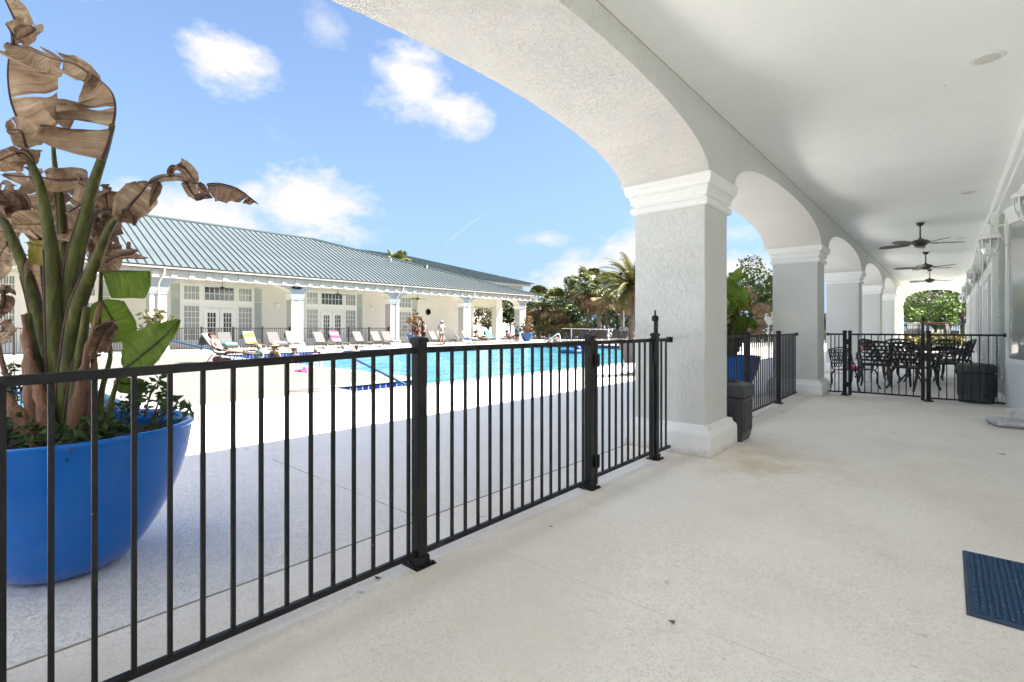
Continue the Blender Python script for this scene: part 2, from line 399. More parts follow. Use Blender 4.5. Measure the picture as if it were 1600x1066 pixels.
M['grass'] = plain('lawn', (.06, .085, .025), .95, var=.5, scale=.7, bump=.6, bscale=20)
M['asphalt'] = plain('asphalt', (.055, .054, .052), .9, var=.25, scale=2)
for k, c in dict(skin=(.55, .33, .24), skin2=(.42, .22, .15), skin3=(.62, .40, .31), hair_dark=(.02, .014, .01), hair_grey=(.45, .43, .40), hair_brown=(.09, .05, .03),
                 white_cloth=(.78, .78, .77), black_cloth=(.015, .015, .018), maroon=(.22, .03, .05), teal_cloth=(.02, .16, .20), straw=(.62, .50, .28), pinkcloth=(.62, .10, .22),
                 redcloth=(.55, .05, .06), lilac=(.30, .28, .6), khaki=(.5, .46, .40), eye=(.02, .015, .01), lip=(.35, .12, .10)).items():
    c = tuple(x * .34 for x in c)
    M[k] = plain(k, c, .6 if 'skin' in k else .85, var=.1, scale=9, spec=.3)
for k, c in dict(cart_white=(.75, .75, .73), cart_red=(.42, .045, .03), cart_blue=(.04, .05, .22), tyre=(.015, .015, .015), clay=(.22, .075, .04), sign_white=(.8, .8, .8),
                 ring_white=(.8, .78, .74), float_blue=(.01, .16, .60), hot_pink=(.72, .05, .25), panel_pink=(.55, .42, .40), tan_cloth=(.5, .42, .3)).items():
    M[k] = plain(k, tuple(x * (1 if k in ('clay', 'hot_pink', 'tyre') else .30) for x in c), .4, var=.06)
SKY_TINT, HAZE, CLOUD, CLOUD_FILL, SKY_STR, SUN_STR = (1.20, 1.22, 1.32), (1.70, 2.75, 4.3), (4.6, 4.6, 4.7), (11.5, 11, 10.3), .22, 34.0
# ------------------------------------------------------------------ daylight
SUN_EL, SUN_AZ = 48.0, 45.0                # azimuth from +Y towards +X
w = bpy.data.worlds.new("World"); sc.world = w; w.use_nodes = True
nt = w.node_tree; bg = nt.nodes['Background']
sky = nt.nodes.new('ShaderNodeTexSky'); sky.sky_type = 'NISHITA'; sky.sun_disc = False
sky.sun_elevation = R(SUN_EL); sky.sun_rotation = R(SUN_AZ); sky.air_density = 1.0; sky.dust_density = .6; sky.ozone_density = 1.6
def wn(t, **k):
    x = nt.nodes.new(t)
    for a, b in k.items(): setattr(x, a, b)
    return x
def wm(op, a, b=None, c=None, clamp=False):
    x = wn('ShaderNodeMath', operation=op, use_clamp=clamp)
    for i, v in enumerate((a, b, c)):
        if v is None: continue
        if isinstance(v, (int, float)): x.inputs[i].default_value = v
        else: nt.links.new(v, x.inputs[i])
    return x.outputs[0]
gen = wn('ShaderNodeTexCoord').outputs['Generated']
def dotv(vec):
    x = wn('ShaderNodeVectorMath', operation='DOT_PRODUCT'); nt.links.new(gen, x.inputs[0]); x.inputs[1].default_value = vec; return x.outputs['Value']
def wnoise(scale, detail, rough, dist=0.0):
    mp = wn('ShaderNodeMapping'); mp.inputs['Scale'].default_value = (1, 1, 1.8); nt.links.new(gen, mp.inputs[0])
    x = wn('ShaderNodeTexNoise'); x.inputs['Scale'].default_value = scale; x.inputs['Detail'].default_value = detail; x.inputs['Roughness'].default_value = rough
    x.inputs['Distortion'].default_value = dist; nt.links.new(mp.outputs[0], x.inputs[0]); return x.outputs['Fac']
n1 = wnoise(10, 10, .6, .15); n2 = wnoise(30, 7, .62, .2)
nz = wm('ADD', wm('MULTIPLY', wm('SUBTRACT', n1, .5), 2.1), wm('MULTIPLY', wm('SUBTRACT', n2, .5), .7))
acc = None
# clouds: direction measured in the photo, angular half width and half height, density, tilt
for (u, v, hw, hh, dens, tilt) in ((358, 95, 66, 46, 1.0, 0), (505, 38, 50, 34, .5, 30), (640, 125, 74, 50, 1.0, 18), (705, 172, 62, 36, .95, 10), (478, 322, 105, 68, 1.1, 8), (300, 345, 170, 58, 1.0, 0), (395, 300, 40, 26, .8, -20),
                                  (848, 373, 55, 14, .62, 0), (905, 432, 100, 34, 1.0, -14), (985, 405, 100, 46, 1.0, -10), (1165, 425, 70, 40, 1.0, 0), (1150, 365, 60, 22, .5, 0),
                                  (1450, 470, 60, 40, .9, 0), (700, 455, 260, 22, .5, 0), (-250, 260, 160, 70, .9, 0), (-420, 420, 260, 60, .9, 0)):
    d = ray(u, v).normalized(); rt = d.cross(Vector((0, 0, 1))).normalized(); up = rt.cross(d)
    ca, sa = math.cos(R(tilt)), math.sin(R(tilt)); rt, up = rt * ca - up * sa, up * ca + rt * sa
    depth = math.sqrt(1 + ((u - 800) / F) ** 2)
    a, b = hw / F / depth, hh / F / depth
    x = wm('DIVIDE', dotv(rt), a); y = wm('DIVIDE', dotv(up), b)
    r2 = wm('SQRT', wm('ADD', wm('MULTIPLY', x, x), wm('MULTIPLY', y, y)))
    f = wm('MULTIPLY', wm('SUBTRACT', 1.12, r2), 1.0)
    front = wm('GREATER_THAN', dotv(d), 0)
    f = wm('MULTIPLY', wm('MULTIPLY', wm('ADD', f, nz, clamp=True), dens, clamp=True), front)
    # the noise alone must not make clouds far from the blob
    f = wm('MULTIPLY', f, wm('SUBTRACT', 1.9, r2, clamp=True))
    acc = f if acc is None else wm('MAXIMUM', acc, f)
# contrail
a0, a1 = ray(688, 386).normalized(), ray(764, 328).normalized()
nrm = a0.cross(a1).normalized(); mid = (a0 + a1).normalized(); al = nrm.cross(mid)
lin = wm('SUBTRACT', 1, wm('DIVIDE', wm('ABSOLUTE', dotv(nrm)), .0016), clamp=True)
seg = wm('SUBTRACT', 1, wm('POWER', wm('DIVIDE', wm('ABSOLUTE', dotv(al)), .056), 6.0), clamp=True)
con = wm('MULTIPLY', wm('MULTIPLY', lin, seg), .5)
n3 = wnoise(5.5, 8, .66, .6); n4 = wnoise(2.2, 3, .5, .2)
wisp = wm('MULTIPLY', wm('MULTIPLY', wm('SUBTRACT', n3, .5, clamp=True), 2.4, clamp=True), wm('MULTIPLY', wm('SUBTRACT', n4, .46, clamp=True), 4.0, clamp=True))
con = wm('MAXIMUM', con, wm('MULTIPLY', wisp, .55))
acc = wm('MAXIMUM', acc, con)
acc = wm('MULTIPLY', wm('SUBTRACT', acc, .09), 1.45, clamp=True); acc = wm('POWER', acc, 1.1)
grade = wn('ShaderNodeMix', data_type='RGBA', blend_type='MULTIPLY'); grade.inputs[0].default_value = 1
nt.links.new(sky.outputs[0], grade.inputs[6]); grade.inputs[7].default_value = SKY_TINT + (1,)
haze = wn('ShaderNodeMix', data_type='RGBA', blend_type='MIX')
hz_f = wm('POWER', wm('SUBTRACT', 1.0, wm('MAXIMUM', dotv((0, 0, 1)), 0.0), clamp=True), 2.0)
nt.links.new(wm('MULTIPLY', hz_f, .97), haze.inputs[0]); nt.links.new(grade.outputs[2], haze.inputs[6]); haze.inputs[7].default_value = HAZE + (1,)
mixc = wn('ShaderNodeMix', data_type='RGBA', blend_type='MIX'); nt.links.new(acc, mixc.inputs[0]); nt.links.new(haze.outputs[2], mixc.inputs[6]); mixc.inputs[7].default_value = CLOUD + (1,)
# unseen clouds added overhead and behind the camera to brighten the porch (azimuth from +Y to +X, elevation, half sizes, density)
acc2 = None
for (az, el, hw, hh, dens) in ((-150, 62, .55, .42, 1.0), (165, 40, .5, .3, 1.0), (-138, 46, .42, .26, .95), (100, 55, .4, .3, .9)):
    d = Vector((math.sin(R(az)) * math.cos(R(el)), math.cos(R(az)) * math.cos(R(el)), math.sin(R(el)))); rt = d.cross(Vector((0, 0, 1))).normalized(); up = rt.cross(d)
    x = wm('DIVIDE', dotv(rt), hw); y = wm('DIVIDE', dotv(up), hh)
    r2 = wm('SQRT', wm('ADD', wm('MULTIPLY', x, x), wm('MULTIPLY', y, y)))
    f = wm('MULTIPLY', wm('MULTIPLY', wm('ADD', wm('SUBTRACT', 1.3, r2), nz, clamp=True), dens, clamp=True), wm('GREATER_THAN', dotv(d), 0))
    f = wm('MULTIPLY', f, wm('SUBTRACT', 2.0, r2, clamp=True))
    acc2 = f if acc2 is None else wm('MAXIMUM', acc2, f)
mixd = wn('ShaderNodeMix', data_type='RGBA', blend_type='MIX'); nt.links.new(acc2, mixd.inputs[0]); nt.links.new(mixc.outputs[2], mixd.inputs[6]); mixd.inputs[7].default_value = CLOUD_FILL + (1,)
nt.links.new(mixd.outputs[2], bg.inputs[0]); bg.inputs[1].default_value = SKY_STR

sd = bpy.data.lights.new('sun', 'SUN'); so = bpy.data.objects.new('sun', sd); C.objects.link(so)
sd.energy = SUN_STR; sd.angle = R(.55); sd.color = (1, .95, .87)
sdir = Vector((math.sin(R(SUN_AZ)) * math.cos(R(SUN_EL)), math.cos(R(SUN_AZ)) * math.cos(R(SUN_EL)), math.sin(R(SUN_EL))))
so.rotation_euler = sdir.to_track_quat('Z', 'Y').to_euler(); so.location = (20, 20, 40)
sc.view_settings.view_transform = 'Standard'; sc.view_settings.look = 'None'; sc.view_settings.exposure = 0; sc.view_settings.gamma = 1
sc.render.engine = 'CYCLES'
sc.cycles.max_bounces = 14; sc.cycles.diffuse_bounces = 10; sc.cycles.glossy_bounces = 4; sc.cycles.transparent_max_bounces = 8
sc.cycles.caustics_reflective = False; sc.cycles.caustics_refractive = False
sc.cycles.use_denoising = True; sc.cycles.sample_clamp_indirect = 6

# ------------------------------------------------------------------ ground, deck, pool
XA, XB = -2.77, -1.0
def dz(X): return 0.0 if X > -6 else min(.1, (-6 - X) * .005)
mb = MB(); mb.quad((-600, -600, -.45), (600, -600, -.45), (600, 600, -.45), (-600, 600, -.45))
# hole-free: the lawn lies below the deck and the pools' basins
struct('ground', mb, M['grass'])
mb = MB(); mb.box(-2.745, 16, -12, 36.5, -.2, 0); struct('porch_floor', mb, M['floor'])
mb = MB(); mb.box(-2.768, -2.745, -12, 36.5, -.2, -.003); struct('expansion_joint', mb, M['gap'])
PX0, PX1, PY0, PY1 = -24.0, -9.6, 8.2, 32.0
xs = [-2.772, -6, -9.2, -9.6, -10.3, -15.5, -25.2, -26.5, -34.6]
ys = [-30, -9, 2.15, 5.6, 8.2, 32, 50]
def in_pool(x, y):
    if -25.2 < x < -9.2 and 8.2 < y < 32: return True
    if -10.3 < x < -9.2 and 5.6 < y < 8.2: return True
    if -15.5 < x < -9.6 and -9 < y < 2.15: return True
    return False
mb = MB()
for i in range(len(xs) - 1):
    for j in range(len(ys) - 1):
        a, b, c, d = xs[i + 1], xs[i], ys[j], ys[j + 1]
        if in_pool((a + b) / 2, (c + d) / 2): continue
        za, zb = dz(a) - .004, dz(b) - .004
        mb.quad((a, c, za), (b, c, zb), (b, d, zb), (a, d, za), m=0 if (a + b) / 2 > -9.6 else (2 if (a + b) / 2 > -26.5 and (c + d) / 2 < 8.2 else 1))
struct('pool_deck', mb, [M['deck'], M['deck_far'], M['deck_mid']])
# pool walls with their tile band, waterline coping
WZ = -.19
def poolwall(mbT, mbP, p, q):
    (x0, y0), (x1, y1) = p, q
    mbT.quad((x0, y0, dz(x0) - .03), (x1, y1, dz(x1) - .03), (x1, y1, WZ - .06), (x0, y0, WZ - .06))
    mbP.quad((x0, y0, WZ - .06), (x1, y1, WZ - .06), (x1, y1, -.44), (x0, y0, -.44))
main = [(-9.2, 5.6), (-9.2, 32), (-25.2, 32), (-25.2, 8.2), (-10.3, 8.2), (-10.3, 5.6)]
kid = [(-9.6, -9), (-9.6, 2.15), (-15.5, 2.15), (-15.5, -9)]
mt, mp_, mc = MB(), MB(), MB()
for loop in (main, kid):
    for i in range(len(loop)):
        p, q = loop[i], loop[(i + 1) % len(loop)]
        poolwall(mt, mp_, p, q)
        # rounded coping lip, proud of the deck by a few mm and overhanging the tiles
        dx, dy = q[0] - p[0], q[1] - p[1]; L = math.hypot(dx, dy); nx, ny = -dy / L, dx / L     # inward (loop runs anticlockwise)
        for k in range(4):
            pass
        z0, z1 = dz(p[0]), dz(q[0])
        prof = [(-.30, .002), (-.02, .008), (.02, .004), (.035, -.012), (.03, -.028), (0.0, -.031)]
        vs = []
        for (o, h) in prof:
            vs += [(p[0] + nx * o, p[1] + ny * o, z0 + h), (q[0] + nx * o, q[1] + ny * o, z1 + h)]
        mc.add(vs, [(2 * k, 2 * k + 1, 2 * k + 3, 2 * k + 2) for k in range(len(prof) - 1)])
struct('pool_tile_band', mt, M['tile']); struct('pool_wall', mp_, M['pool_floor']); struct('pool_coping', mc, M['coping'], smooth=60)
mb = MB()
for (a, b, c, d) in ((-25.2, -9.2, 8.2, 32), (-10.3, -9.2, 5.6, 8.2), (-15.5, -9.6, -9, 2.15)):
    mb.quad((a, c, WZ), (b, c, WZ), (b, d, WZ), (a, d, WZ))
struct('pool_water', mb, M['water'])
mb = MB(); mb.quad((-80, 51, -.2), (60, 51, -.2), (60, 110, -.2), (-80, 110, -.2)); struct('parking_lot', mb, M['asphalt'])

# ------------------------------------------------------------------ arcades
def arch_z(y, y0, y1, zs, rise, p=2.25):
    c = (y0 + y1) / 2; a = (y1 - y0) / 2; t = min(1, abs(y - c) / a)
    return zs + rise * (1 - t ** p) ** (1 / p)
def arcade(mf, ms, xi, xo, piers, zs, rise, ztop, ystart, yend, n=32, p=2.25, first=None):
    """wall strip above the piers: mf = both faces, ms = arch soffits"""
    cuts = []
    for i, (a, b) in enumerate(piers):
        cuts.append((a, b, None))
        if i + 1 < len(piers): cuts.append((b, piers[i + 1][0], 1))
    for a, b, k in cuts:
        yy = [a, b] if k is None else [a + (b - a) * (.5 - .5 * math.cos(math.pi * i / n)) for i in range(n + 1)]
        zz = [zs] * len(yy) if k is None else [arch_z(y, a, b, zs, rise, p) if not (first and a == piers[0][1]) else zs + first[1] * math.sqrt(max(0, 1 - ((y - first[0]) / ((b if y > first[0] else 2 * first[0] - a) - first[0])) ** 2)) for y in yy]
        for i in range(len(yy) - 1):
            for x, fl in ((xi, 0), (xo, 1)):
                q = [(x, yy[i], zz[i]), (x, yy[i + 1], zz[i + 1]), (x, yy[i + 1], ztop), (x, yy[i], ztop)]
                mf.quad(*(q if not fl else q[::-1]))
            if k is not None:
                ms.quad((xi, yy[i], zz[i]), (xi, yy[i + 1], zz[i + 1]), (xo, yy[i + 1], zz[i + 1]), (xo, yy[i], zz[i]), m=1)
    for y in (piers[0][0], piers[-1][1]): mf.quad((xi, y, zs), (xo, y, zs), (xo, y, ztop), (xi, y, ztop))
    for a, b in piers: mf.quad((xi, a, zs), (xo, a, zs), (xo, b, zs), (xi, b, zs))
CAPP = [(0, 2.61), (.028, 2.612), (.040, 2.63), (.040, 2.665), (.030, 2.685), (.008, 2.69), (.008, 2.712), (.030, 2.716), (.034, 2.73), (.040, 2.775), (.052, 2.79), (.052, 2.796), (.040, 2.80), (.040, 2.812), (.072, 2.818), (.088, 2.86), (.088, 2.90), (.094, 2.905), (.094, 2.93)]
BASEP = [(.085, 0), (.085, .215), (.078, .24), (.05, .275), (.042, .31), (.0, .318)]
club = thing('clubhouse', 'white clubhouse whose arcaded porch with square columns fills the foreground', 'building', (6, 14, 0))
CX0, CX1 = -2.69, -1.895
piers = [(5.20 + 5.94 * k, 5.89 + 5.94 * k) for k in range(-1, 6)]
wp = [(a - .06, b + .06) for a, b in piers]
XI, XO = -1.83, -2.83
YS = -.95
mf = MB()
arcade(mf, mf, XI, XO, wp, 2.93, .47, 3.60, 0, 0, first=(2.92, .45))
mf.build('arcade_wall', [M['sage'], M['soffit']], club, world=True)
for k, (a, b) in enumerate(piers):
    mb = MB(); mb.rect_rings(CX0, CX1, a, b, [(0, .3), (0, 2.62)])
    col = mb.build('column', M['sage'], club, world=True, bevel=.012)
    mb = MB(); mb.rect_rings(CX0, CX1, a, b, CAPP); mb.build('capital', M['trim'], col, world=True, bevel=.004)
    mb = MB(); mb.rect_rings(CX0, CX1, a, b, BASEP); mb.build('base_moulding', M['trim'], col, world=True, bevel=.004)
YE = piers[-1][1]
mb = MB(); mb.box(XI + .002, 2.2, YS, YE + .2, 3.602, 3.70); mb.build('ceiling', M['ceiling'], club, world=True)
mb = MB(); mb.box(XI, XI + .003, YS, YE - .62, 3.5975, 3.6015); mb.build('ceiling_joint', M['gap'], club, world=True)
# porch end wall with its arch
mf = MB(); n = 32; xs_ = [XI + (0.70 - XI) * (.5 - .5 * math.cos(math.pi * i / n)) for i in range(n + 1)]
ye0, ye1 = YE - .60, YE - .1
for i in range(n):
    za, zb = [2.80 + .62 * (1 - abs((x - (XI + .70) / 2) / ((.70 - XI) / 2)) ** 2.2) ** (1 / 2.2) if abs((x - (XI + .70) / 2) / ((.70 - XI) / 2)) < 1 else 2.80 for x in (xs_[i], xs_[i + 1])]
    a, b = xs_[i], xs_[i + 1]
    mf.quad((a, ye0, za), (b, ye0, zb), (b, ye0, 3.60), (a, ye0, 3.60)); mf.quad((a, ye1, za), (a, ye1, 3.60), (b, ye1, 3.60), (b, ye1, zb))
    mf.quad((a, ye0, za), (a, ye1, za), (b, ye1, zb), (b, ye0, zb))
mf.build('end_arch_wall', M['sage_wall'], club, world=True)
# the long back wall: set back by the camera, splayed, then running to the end
WX = .74
wl = [(12, YS), (1.35, YS), (1.35, 9.55), (WX, 11.95), (WX, YE)]
mb = MB()
for (x0, y0), (x1, y1) in zip(wl, wl[1:]): mb.quad((x0, y0, 0), (x0, y0, 3.6), (x1, y1, 3.6), (x1, y1, 0))
mb.quad((WX, YE, 0), (WX, YE, 3.6), (12, YE, 3.6), (12, YE, 0))
mb.build('rear_wall', M['sage_wall'], club, world=True)
mb = MB(); mb.box(.60, 1.36, YS + .01, YE - .62, 3.42, 3.598); mb.box(.655, 1.36, YS + .01, YE - .62, 3.36, 3.418); mb.build('crown_moulding', M['trim'], club, world=True, bevel=.01)
mb = MB(); mb.box(WX - .02, WX + .05, 12.0, YE - .7, .0, .16); mb.build('skirting', M['trim'], club, world=True)
# roof over everything
mb = MB(); EX, EZ = -3.40, 4.06
mb.add([(EX, YS - .6, EZ), (EX, YE + .9, EZ), (12, YE + .9, EZ), (12, YS - .6, EZ), (5, 6, 7.4), (5, YE - 7, 7.4), (EX, YS - .6, EZ - .07), (EX, YE + .9, EZ - .07), (12, YE + .9, EZ - .07), (12, YS - .6, EZ - .07)],
       [(0, 1, 5, 4), (1, 2, 5), (2, 3, 4, 5), (3, 0, 4), (0, 6, 7, 1), (1, 7, 8, 2), (2, 8, 9, 3), (3, 9, 6, 0), (6, 9, 8, 7)])
mb.build('roof', M['roof'], club, world=True)
mb = MB(); mb.box(XO, XI, YS + .1, YE, 3.6, 3.80); mb.build('parapet', M['sage'], club, world=True)

# window bays on the porch wall
def bay(yc, first):
    sh = M['shutter']
    for s in (-1, 1):
        ya = yc + s * 2.42; a, b = sorted((ya, ya + s * .42))
        m_ = MB(); m_.box(WX - .055, WX - .003, a, b, .45, 3.30)
        for k in range(36): m_.box(WX - .066, WX - .055, a + .05, b - .05, .52 + k * .075, .565 + k * .075)
        m_.build('shutter', sh, club, world=True)
    fr = MB(); x0, x1 = WX - .14, WX - .004
    y0, y1 = yc - 2.36, yc + 2.36
    fr.box(x0, x1, y0, y0 + .16, .16, 3.34); fr.box(x0, x1, y1 - .16, y1, .16, 3.34)
    fr.box(x0 - .03, x1, y0 - .02, y1 + .02, 3.34, 3.50)
    fr.box(x0, x1, y0 + .16, y1 - .16, 2.36, 2.58)
    for q in (-.95, .95): fr.box(x0, x1, yc + q - .09, yc + q + .09, .16, 3.34)
    fr.box(x0, x1, y0 + .16, yc - 1.04, .16, .62); fr.box(x0, x1, yc + 1.04, y1 - .16, .16, .62)
    f = fr.build('window_frame', M['trim'], club, world=True, bevel=.008)
    g = MB()
    for (a, b) in ((y0 + .16, yc - 1.04), (yc + 1.04, y1 - .16)):
        g.quad((x0 + .09, a, .62), (x0 + .09, b, .62), (x0 + .09, b, 2.36), (x0 + .09, a, 2.36))
        g.quad((x0 + .09, a, 2.58), (x0 + .09, b, 2.58), (x0 + .09, b, 3.34), (x0 + .09, a, 3.34))
    g.quad((x0 + .09, yc - .86, 2.58), (x0 + .09, yc + .86, 2.58), (x0 + .09, yc + .86, 3.34), (x0 + .09, yc - .86, 3.34))
    g.build('pane', M['mirror_glass'], f, world=True)
    for s in (-1, 1):
        a, b = sorted((yc, yc + s * .86)); d = MB(); d.box(x0 + .05, x0 + .10, a + .004, b - .004, .02, 2.355)
        dd = d.build('door', M['trim'], club, world=True, bevel=.005)
        d = MB(); d.quad((x0 + .047, a + .15, .45), (x0 + .047, b - .15, .45), (x0 + .047, b - .15, 2.2), (x0 + .047, a + .15, 2.2)); d.build('pane', M['mirror_glass'], dd, world=True)
for yc in (14.9, 20.84, 26.78): bay(yc, False)
# tall pane in the splayed wall beside the porch gate
d = Vector((WX - 1.02, 11.95 - 10.85, 0)).normalized(); nrm_ = Vector((-d.y, d.x, 0)); o0 = Vector((1.02, 10.85, 0)) + nrm_ * .03
def onw(s_, z_, e=0): return o0 + d * s_ + nrm_ * e + Vector((0, 0, z_))
mb = MB()
for (a, b, z0, z1) in ((-1.2, .96, .74, .82), (-1.2, .96, 3.05, 3.13)): mb.bar(onw(a, (z0 + z1) / 2), onw(b, (z0 + z1) / 2), .05, z1 - z0)
mb.bar(onw(.93, .82), onw(.93, 3.05), .05, .05)
fw = mb.build('window_frame', M['trim'], club, world=True)
mb = MB(); mb.quad(onw(-1.2, .82), onw(.90, .82), onw(.90, 3.05), onw(-1.2, 3.05)); mb.build('pane', M['mirror_glass'], fw, world=True)
# ------------------------------------------------------------------ metal fences of the porch
FX = -2.24
def fence_post(par, p, h=1.27, w=.064, shoe=True, name='post'):
    mb = MB(); x, y = p[0], p[1]
    mb.box(x - w / 2, x + w / 2, y - w / 2, y + w / 2, .012, h - .02)
    o = mb.build(name, M['black'], par, world=True, bevel=.004)
    c = MB(); c.rect_rings(x - w / 2, x + w / 2, y - w / 2, y + w / 2, [(.005, h - .022), (.006, h - .006), (.0, h + .004), (-.018, h + .012)]); c.build('post_cap', M['black'], o, world=True)
    if shoe:
        c = MB(); s = w / 2 + .034; c.rect_rings(x - w / 2, x + w / 2, y - w / 2, y + w / 2, [(.036, 0.001), (.036, .008), (.010, .012), (.008, .055)])
        for sx in (-1, 1):
            for sy in (-1, 1): c.lathe([(.009, .008), (.009, .018), (.004, .02)], 8, (x + sx * (w / 2 + .022), y + sy * (w / 2 + .022), 0))
        c.build('base_plate', M['black'], o, world=True)
    return o
def fence_panel(par, p, q, n, ys=None, ztop=1.205, zbot=.065, pick=.0162, rw=.030, rh=.034, dzp=0.0, ends=False, solid=None):
    """rails and pickets between two points; dzp lowers the p end"""
    p, q = Vector((p[0], p[1], 0)), Vector((q[0], q[1], 0)); d = (q - p)
    A = Vector((0, 0, ztop)); B = Vector((0, 0, zbot)); dp = Vector((0, 0, dzp))
    mb = MB(); mb.bar(p + A - dp, q + A, rw, rh); mb.build('top_rail', M['black'], par, world=True, bevel=.003)
    mb = MB(); mb.bar(p + B, q + B, rw * .9, rh * .85); mb.build('bottom_rail', M['black'], par, world=True, bevel=.003)
    allp = MB()
    for i in range(n):
        t = (i + 1) / (n + 1) if not ends else i / (n - 1)
        if ys: t = (ys[i] - p.y) / d.y
        b = p + d * t
        mb = allp if solid else MB()
        mb.bar(b + B + Vector((0, 0, rh * .42)), b + A - dp * (1 - t) - Vector((0, 0, rh * .5)), pick, pick, up=d.normalized())
        if not solid: mb.build('picket', M['black'], par, world=True)
    if solid: allp.build(solid, M['black'], par, world=True)
near = thing('metal_fence', 'black picket fence along the porch edge in front of the big blue planter', 'fence', (FX, 1.766, 0))
PA, PB, PC, PD = -.30, 1.766, 3.57, 4.735
for y in (PA, PB, PC - .03): fence_post(near, (FX, y))
fence_panel(near, (FX, PA + .032), (FX, PB - .032), 17, ys=[1.691 - .1120 * k for k in range(17)], dzp=.055)
fence_panel(near, (FX, PB + .032), (FX, PC - .062), 15, ys=[1.901 + .1099 * k for k in range(15)])
fence_post(near, (FX, PD + .03))
fence_panel(near, (FX, PD + .062), (FX, 5.14), 2)
mb = MB(); mb.box(FX - .03, FX + .03, 5.10, 5.135, 1.175, 1.235); mb.build('wall_bracket', M['black'], near, world=True, bevel=.004)
gate = thing('fence_gate', 'black picket gate next to the nearest column with a tall child-proof latch', 'gate', (FX, PC + .04, 0))
fence_post(gate, (FX, PC + .045), 1.22, .042, False, 'gate_stile'); fence_post(gate, (FX, PD - .045), 1.22, .042, False, 'gate_stile')
fence_panel(gate, (FX, PC + .066), (FX, PD - .066), 8, ys=[3.745 + .1135 * k for k in range(8)], zbot=.08)
for z in (.22, 1.06):
    mb = MB(); mb.box(FX + .034, FX + .05, PC - .02, PC + .05, z - .05, z + .05); mb.tube([(FX + .052, PC + .015, z - .055), (FX + .052, PC + .015, z + .055)], .010, 8); mb.build('hinge', M['black'], gate, world=True, bevel=.003)
mb = MB(); y = PD - .03
mb.box(FX + .024, FX + .056, y - .02, y + .014, 1.0, 1.43); mb.box(FX + .02, FX + .06, y - .026, y + .02, .98, 1.08)
mb.lathe([(.028, 1.395), (.034, 1.41), (.034, 1.435), (.026, 1.452), (.01, 1.456), (.008, 1.50), (.004, 1.51)], 12, (FX + .04, y - .022, 0)); mb.build('latch', M['black'], gate, world=True, bevel=.002)

mid = thing('metal_fence', 'black picket fence between the first and second columns, dark bin at its near end', 'fence', (FX, 9.5, 0))
for y in (7.85, 9.68): fence_post(mid, (FX, y))
fence_panel(mid, (FX, 6.0), (FX, 7.82), 15); fence_panel(mid, (FX, 7.88), (FX, 9.65), 15); fence_panel(mid, (FX, 9.71), (FX, 11.06), 11)
mb = MB(); mb.box(FX - .03, FX + .03, 11.03, 11.065, 1.175, 1.235); mb.build('wall_bracket', M['black'], mid, world=True)

GY = 11.72
cross = thing('metal_fence', 'black picket fence across the porch between the second column and the right wall', 'fence', (-.3, GY, 0))
gx = [-1.83, -1.53, -.335, .73]
fence_post(cross, (gx[1] + .0, GY)); fence_post(cross, (gx[2] + .075, GY))
fence_panel(cross, (gx[0], GY), (gx[1] - .032, GY), 3); fence_panel(cross, (gx[2] + .107, GY), (gx[3], GY), 8)
mb = MB(); mb.box(gx[0] - .005, gx[0] + .03, GY - .03, GY + .03, 1.175, 1.235); mb.build('wall_bracket', M['black'], cross, world=True)
mb = MB(); mb.box(gx[3] - .03, gx[3] + .005, GY - .03, GY + .03, 1.175, 1.235); mb.build('wall_bracket', M['black'], cross, world=True)
g2 = thing('fence_gate', 'black picket gate across the porch in front of the patio table', 'gate', (-.9, GY, 0))
fence_post(g2, (gx[1] + .085, GY), 1.27, .055, False, 'gate_stile'); fence_post(g2, (gx[2] - .005, GY), 1.22, .055, False, 'gate_stile')
fence_panel(g2, (gx[1] + .112, GY), (gx[2] - .035, GY), 9, zbot=.08)
mb = MB(); mb.box(gx[2] - .02, gx[2] + .012, GY - .05, GY - .02, 1.0, 1.48); mb.lathe([(.026, 1.46), (.03, 1.48), (.02, 1.51), (.007, 1.515), (.006, 1.56)], 10, (gx[2] - .004, GY - .036, 0)); mb.build('latch', M['black'], g2, world=True)
for z in (.22, 1.06):
    mb = MB(); mb.box(gx[1] + .02, gx[1] + .08, GY - .05, GY - .034, z - .05, z + .05); mb.build('hinge', M['black'], g2, world=True)

# ------------------------------------------------------------------ planters
POT = [(.20, 0), (.235, .003), (.265, .015), (.30, .045), (.36, .115), (.425, .215), (.485, .335), (.532, .455), (.566, .575), (.590, .685), (.600, .735), (.607, .755), (.606, .770), (.596, .778), (.578, .778), (.566, .766), (.556, .70), (.552, .66), (.2, .655), (.0001, .655)]
def pot(par, mat, soil=True, k=1.0):
    mb = MB(); mb.lathe([(r * k, z * k) for r, z in POT], 64); o = mb.build('pot', mat, par, smooth=50)
    if soil:
        mb = MB(); n = 26; vs = []; 
        for i in range(7):
            r = .553 * k * i / 6
            for j in range(n):
                t = 2 * math.pi * j / n; vs.append((r * math.cos(t), r * math.sin(t), (.685 + .035 * noise.noise((r * 6 * math.cos(t), r * 6 * math.sin(t), 3)) + .03 * (1 - i / 6)) * k))
        mb.add(vs, [(i * n + j, i * n + (j + 1) % n, (i + 1) * n + (j + 1) % n, (i + 1) * n + j) for i in range(6) for j in range(n)]); mb.build('soil', M['soil'], par, smooth=180)
    return o
NP = Vector((-3.73, .46, 0))
pl = thing('planter', 'big glossy cobalt blue bowl planter behind the near fence at the left edge', 'planter', NP)
pot(pl, M['glaze'])

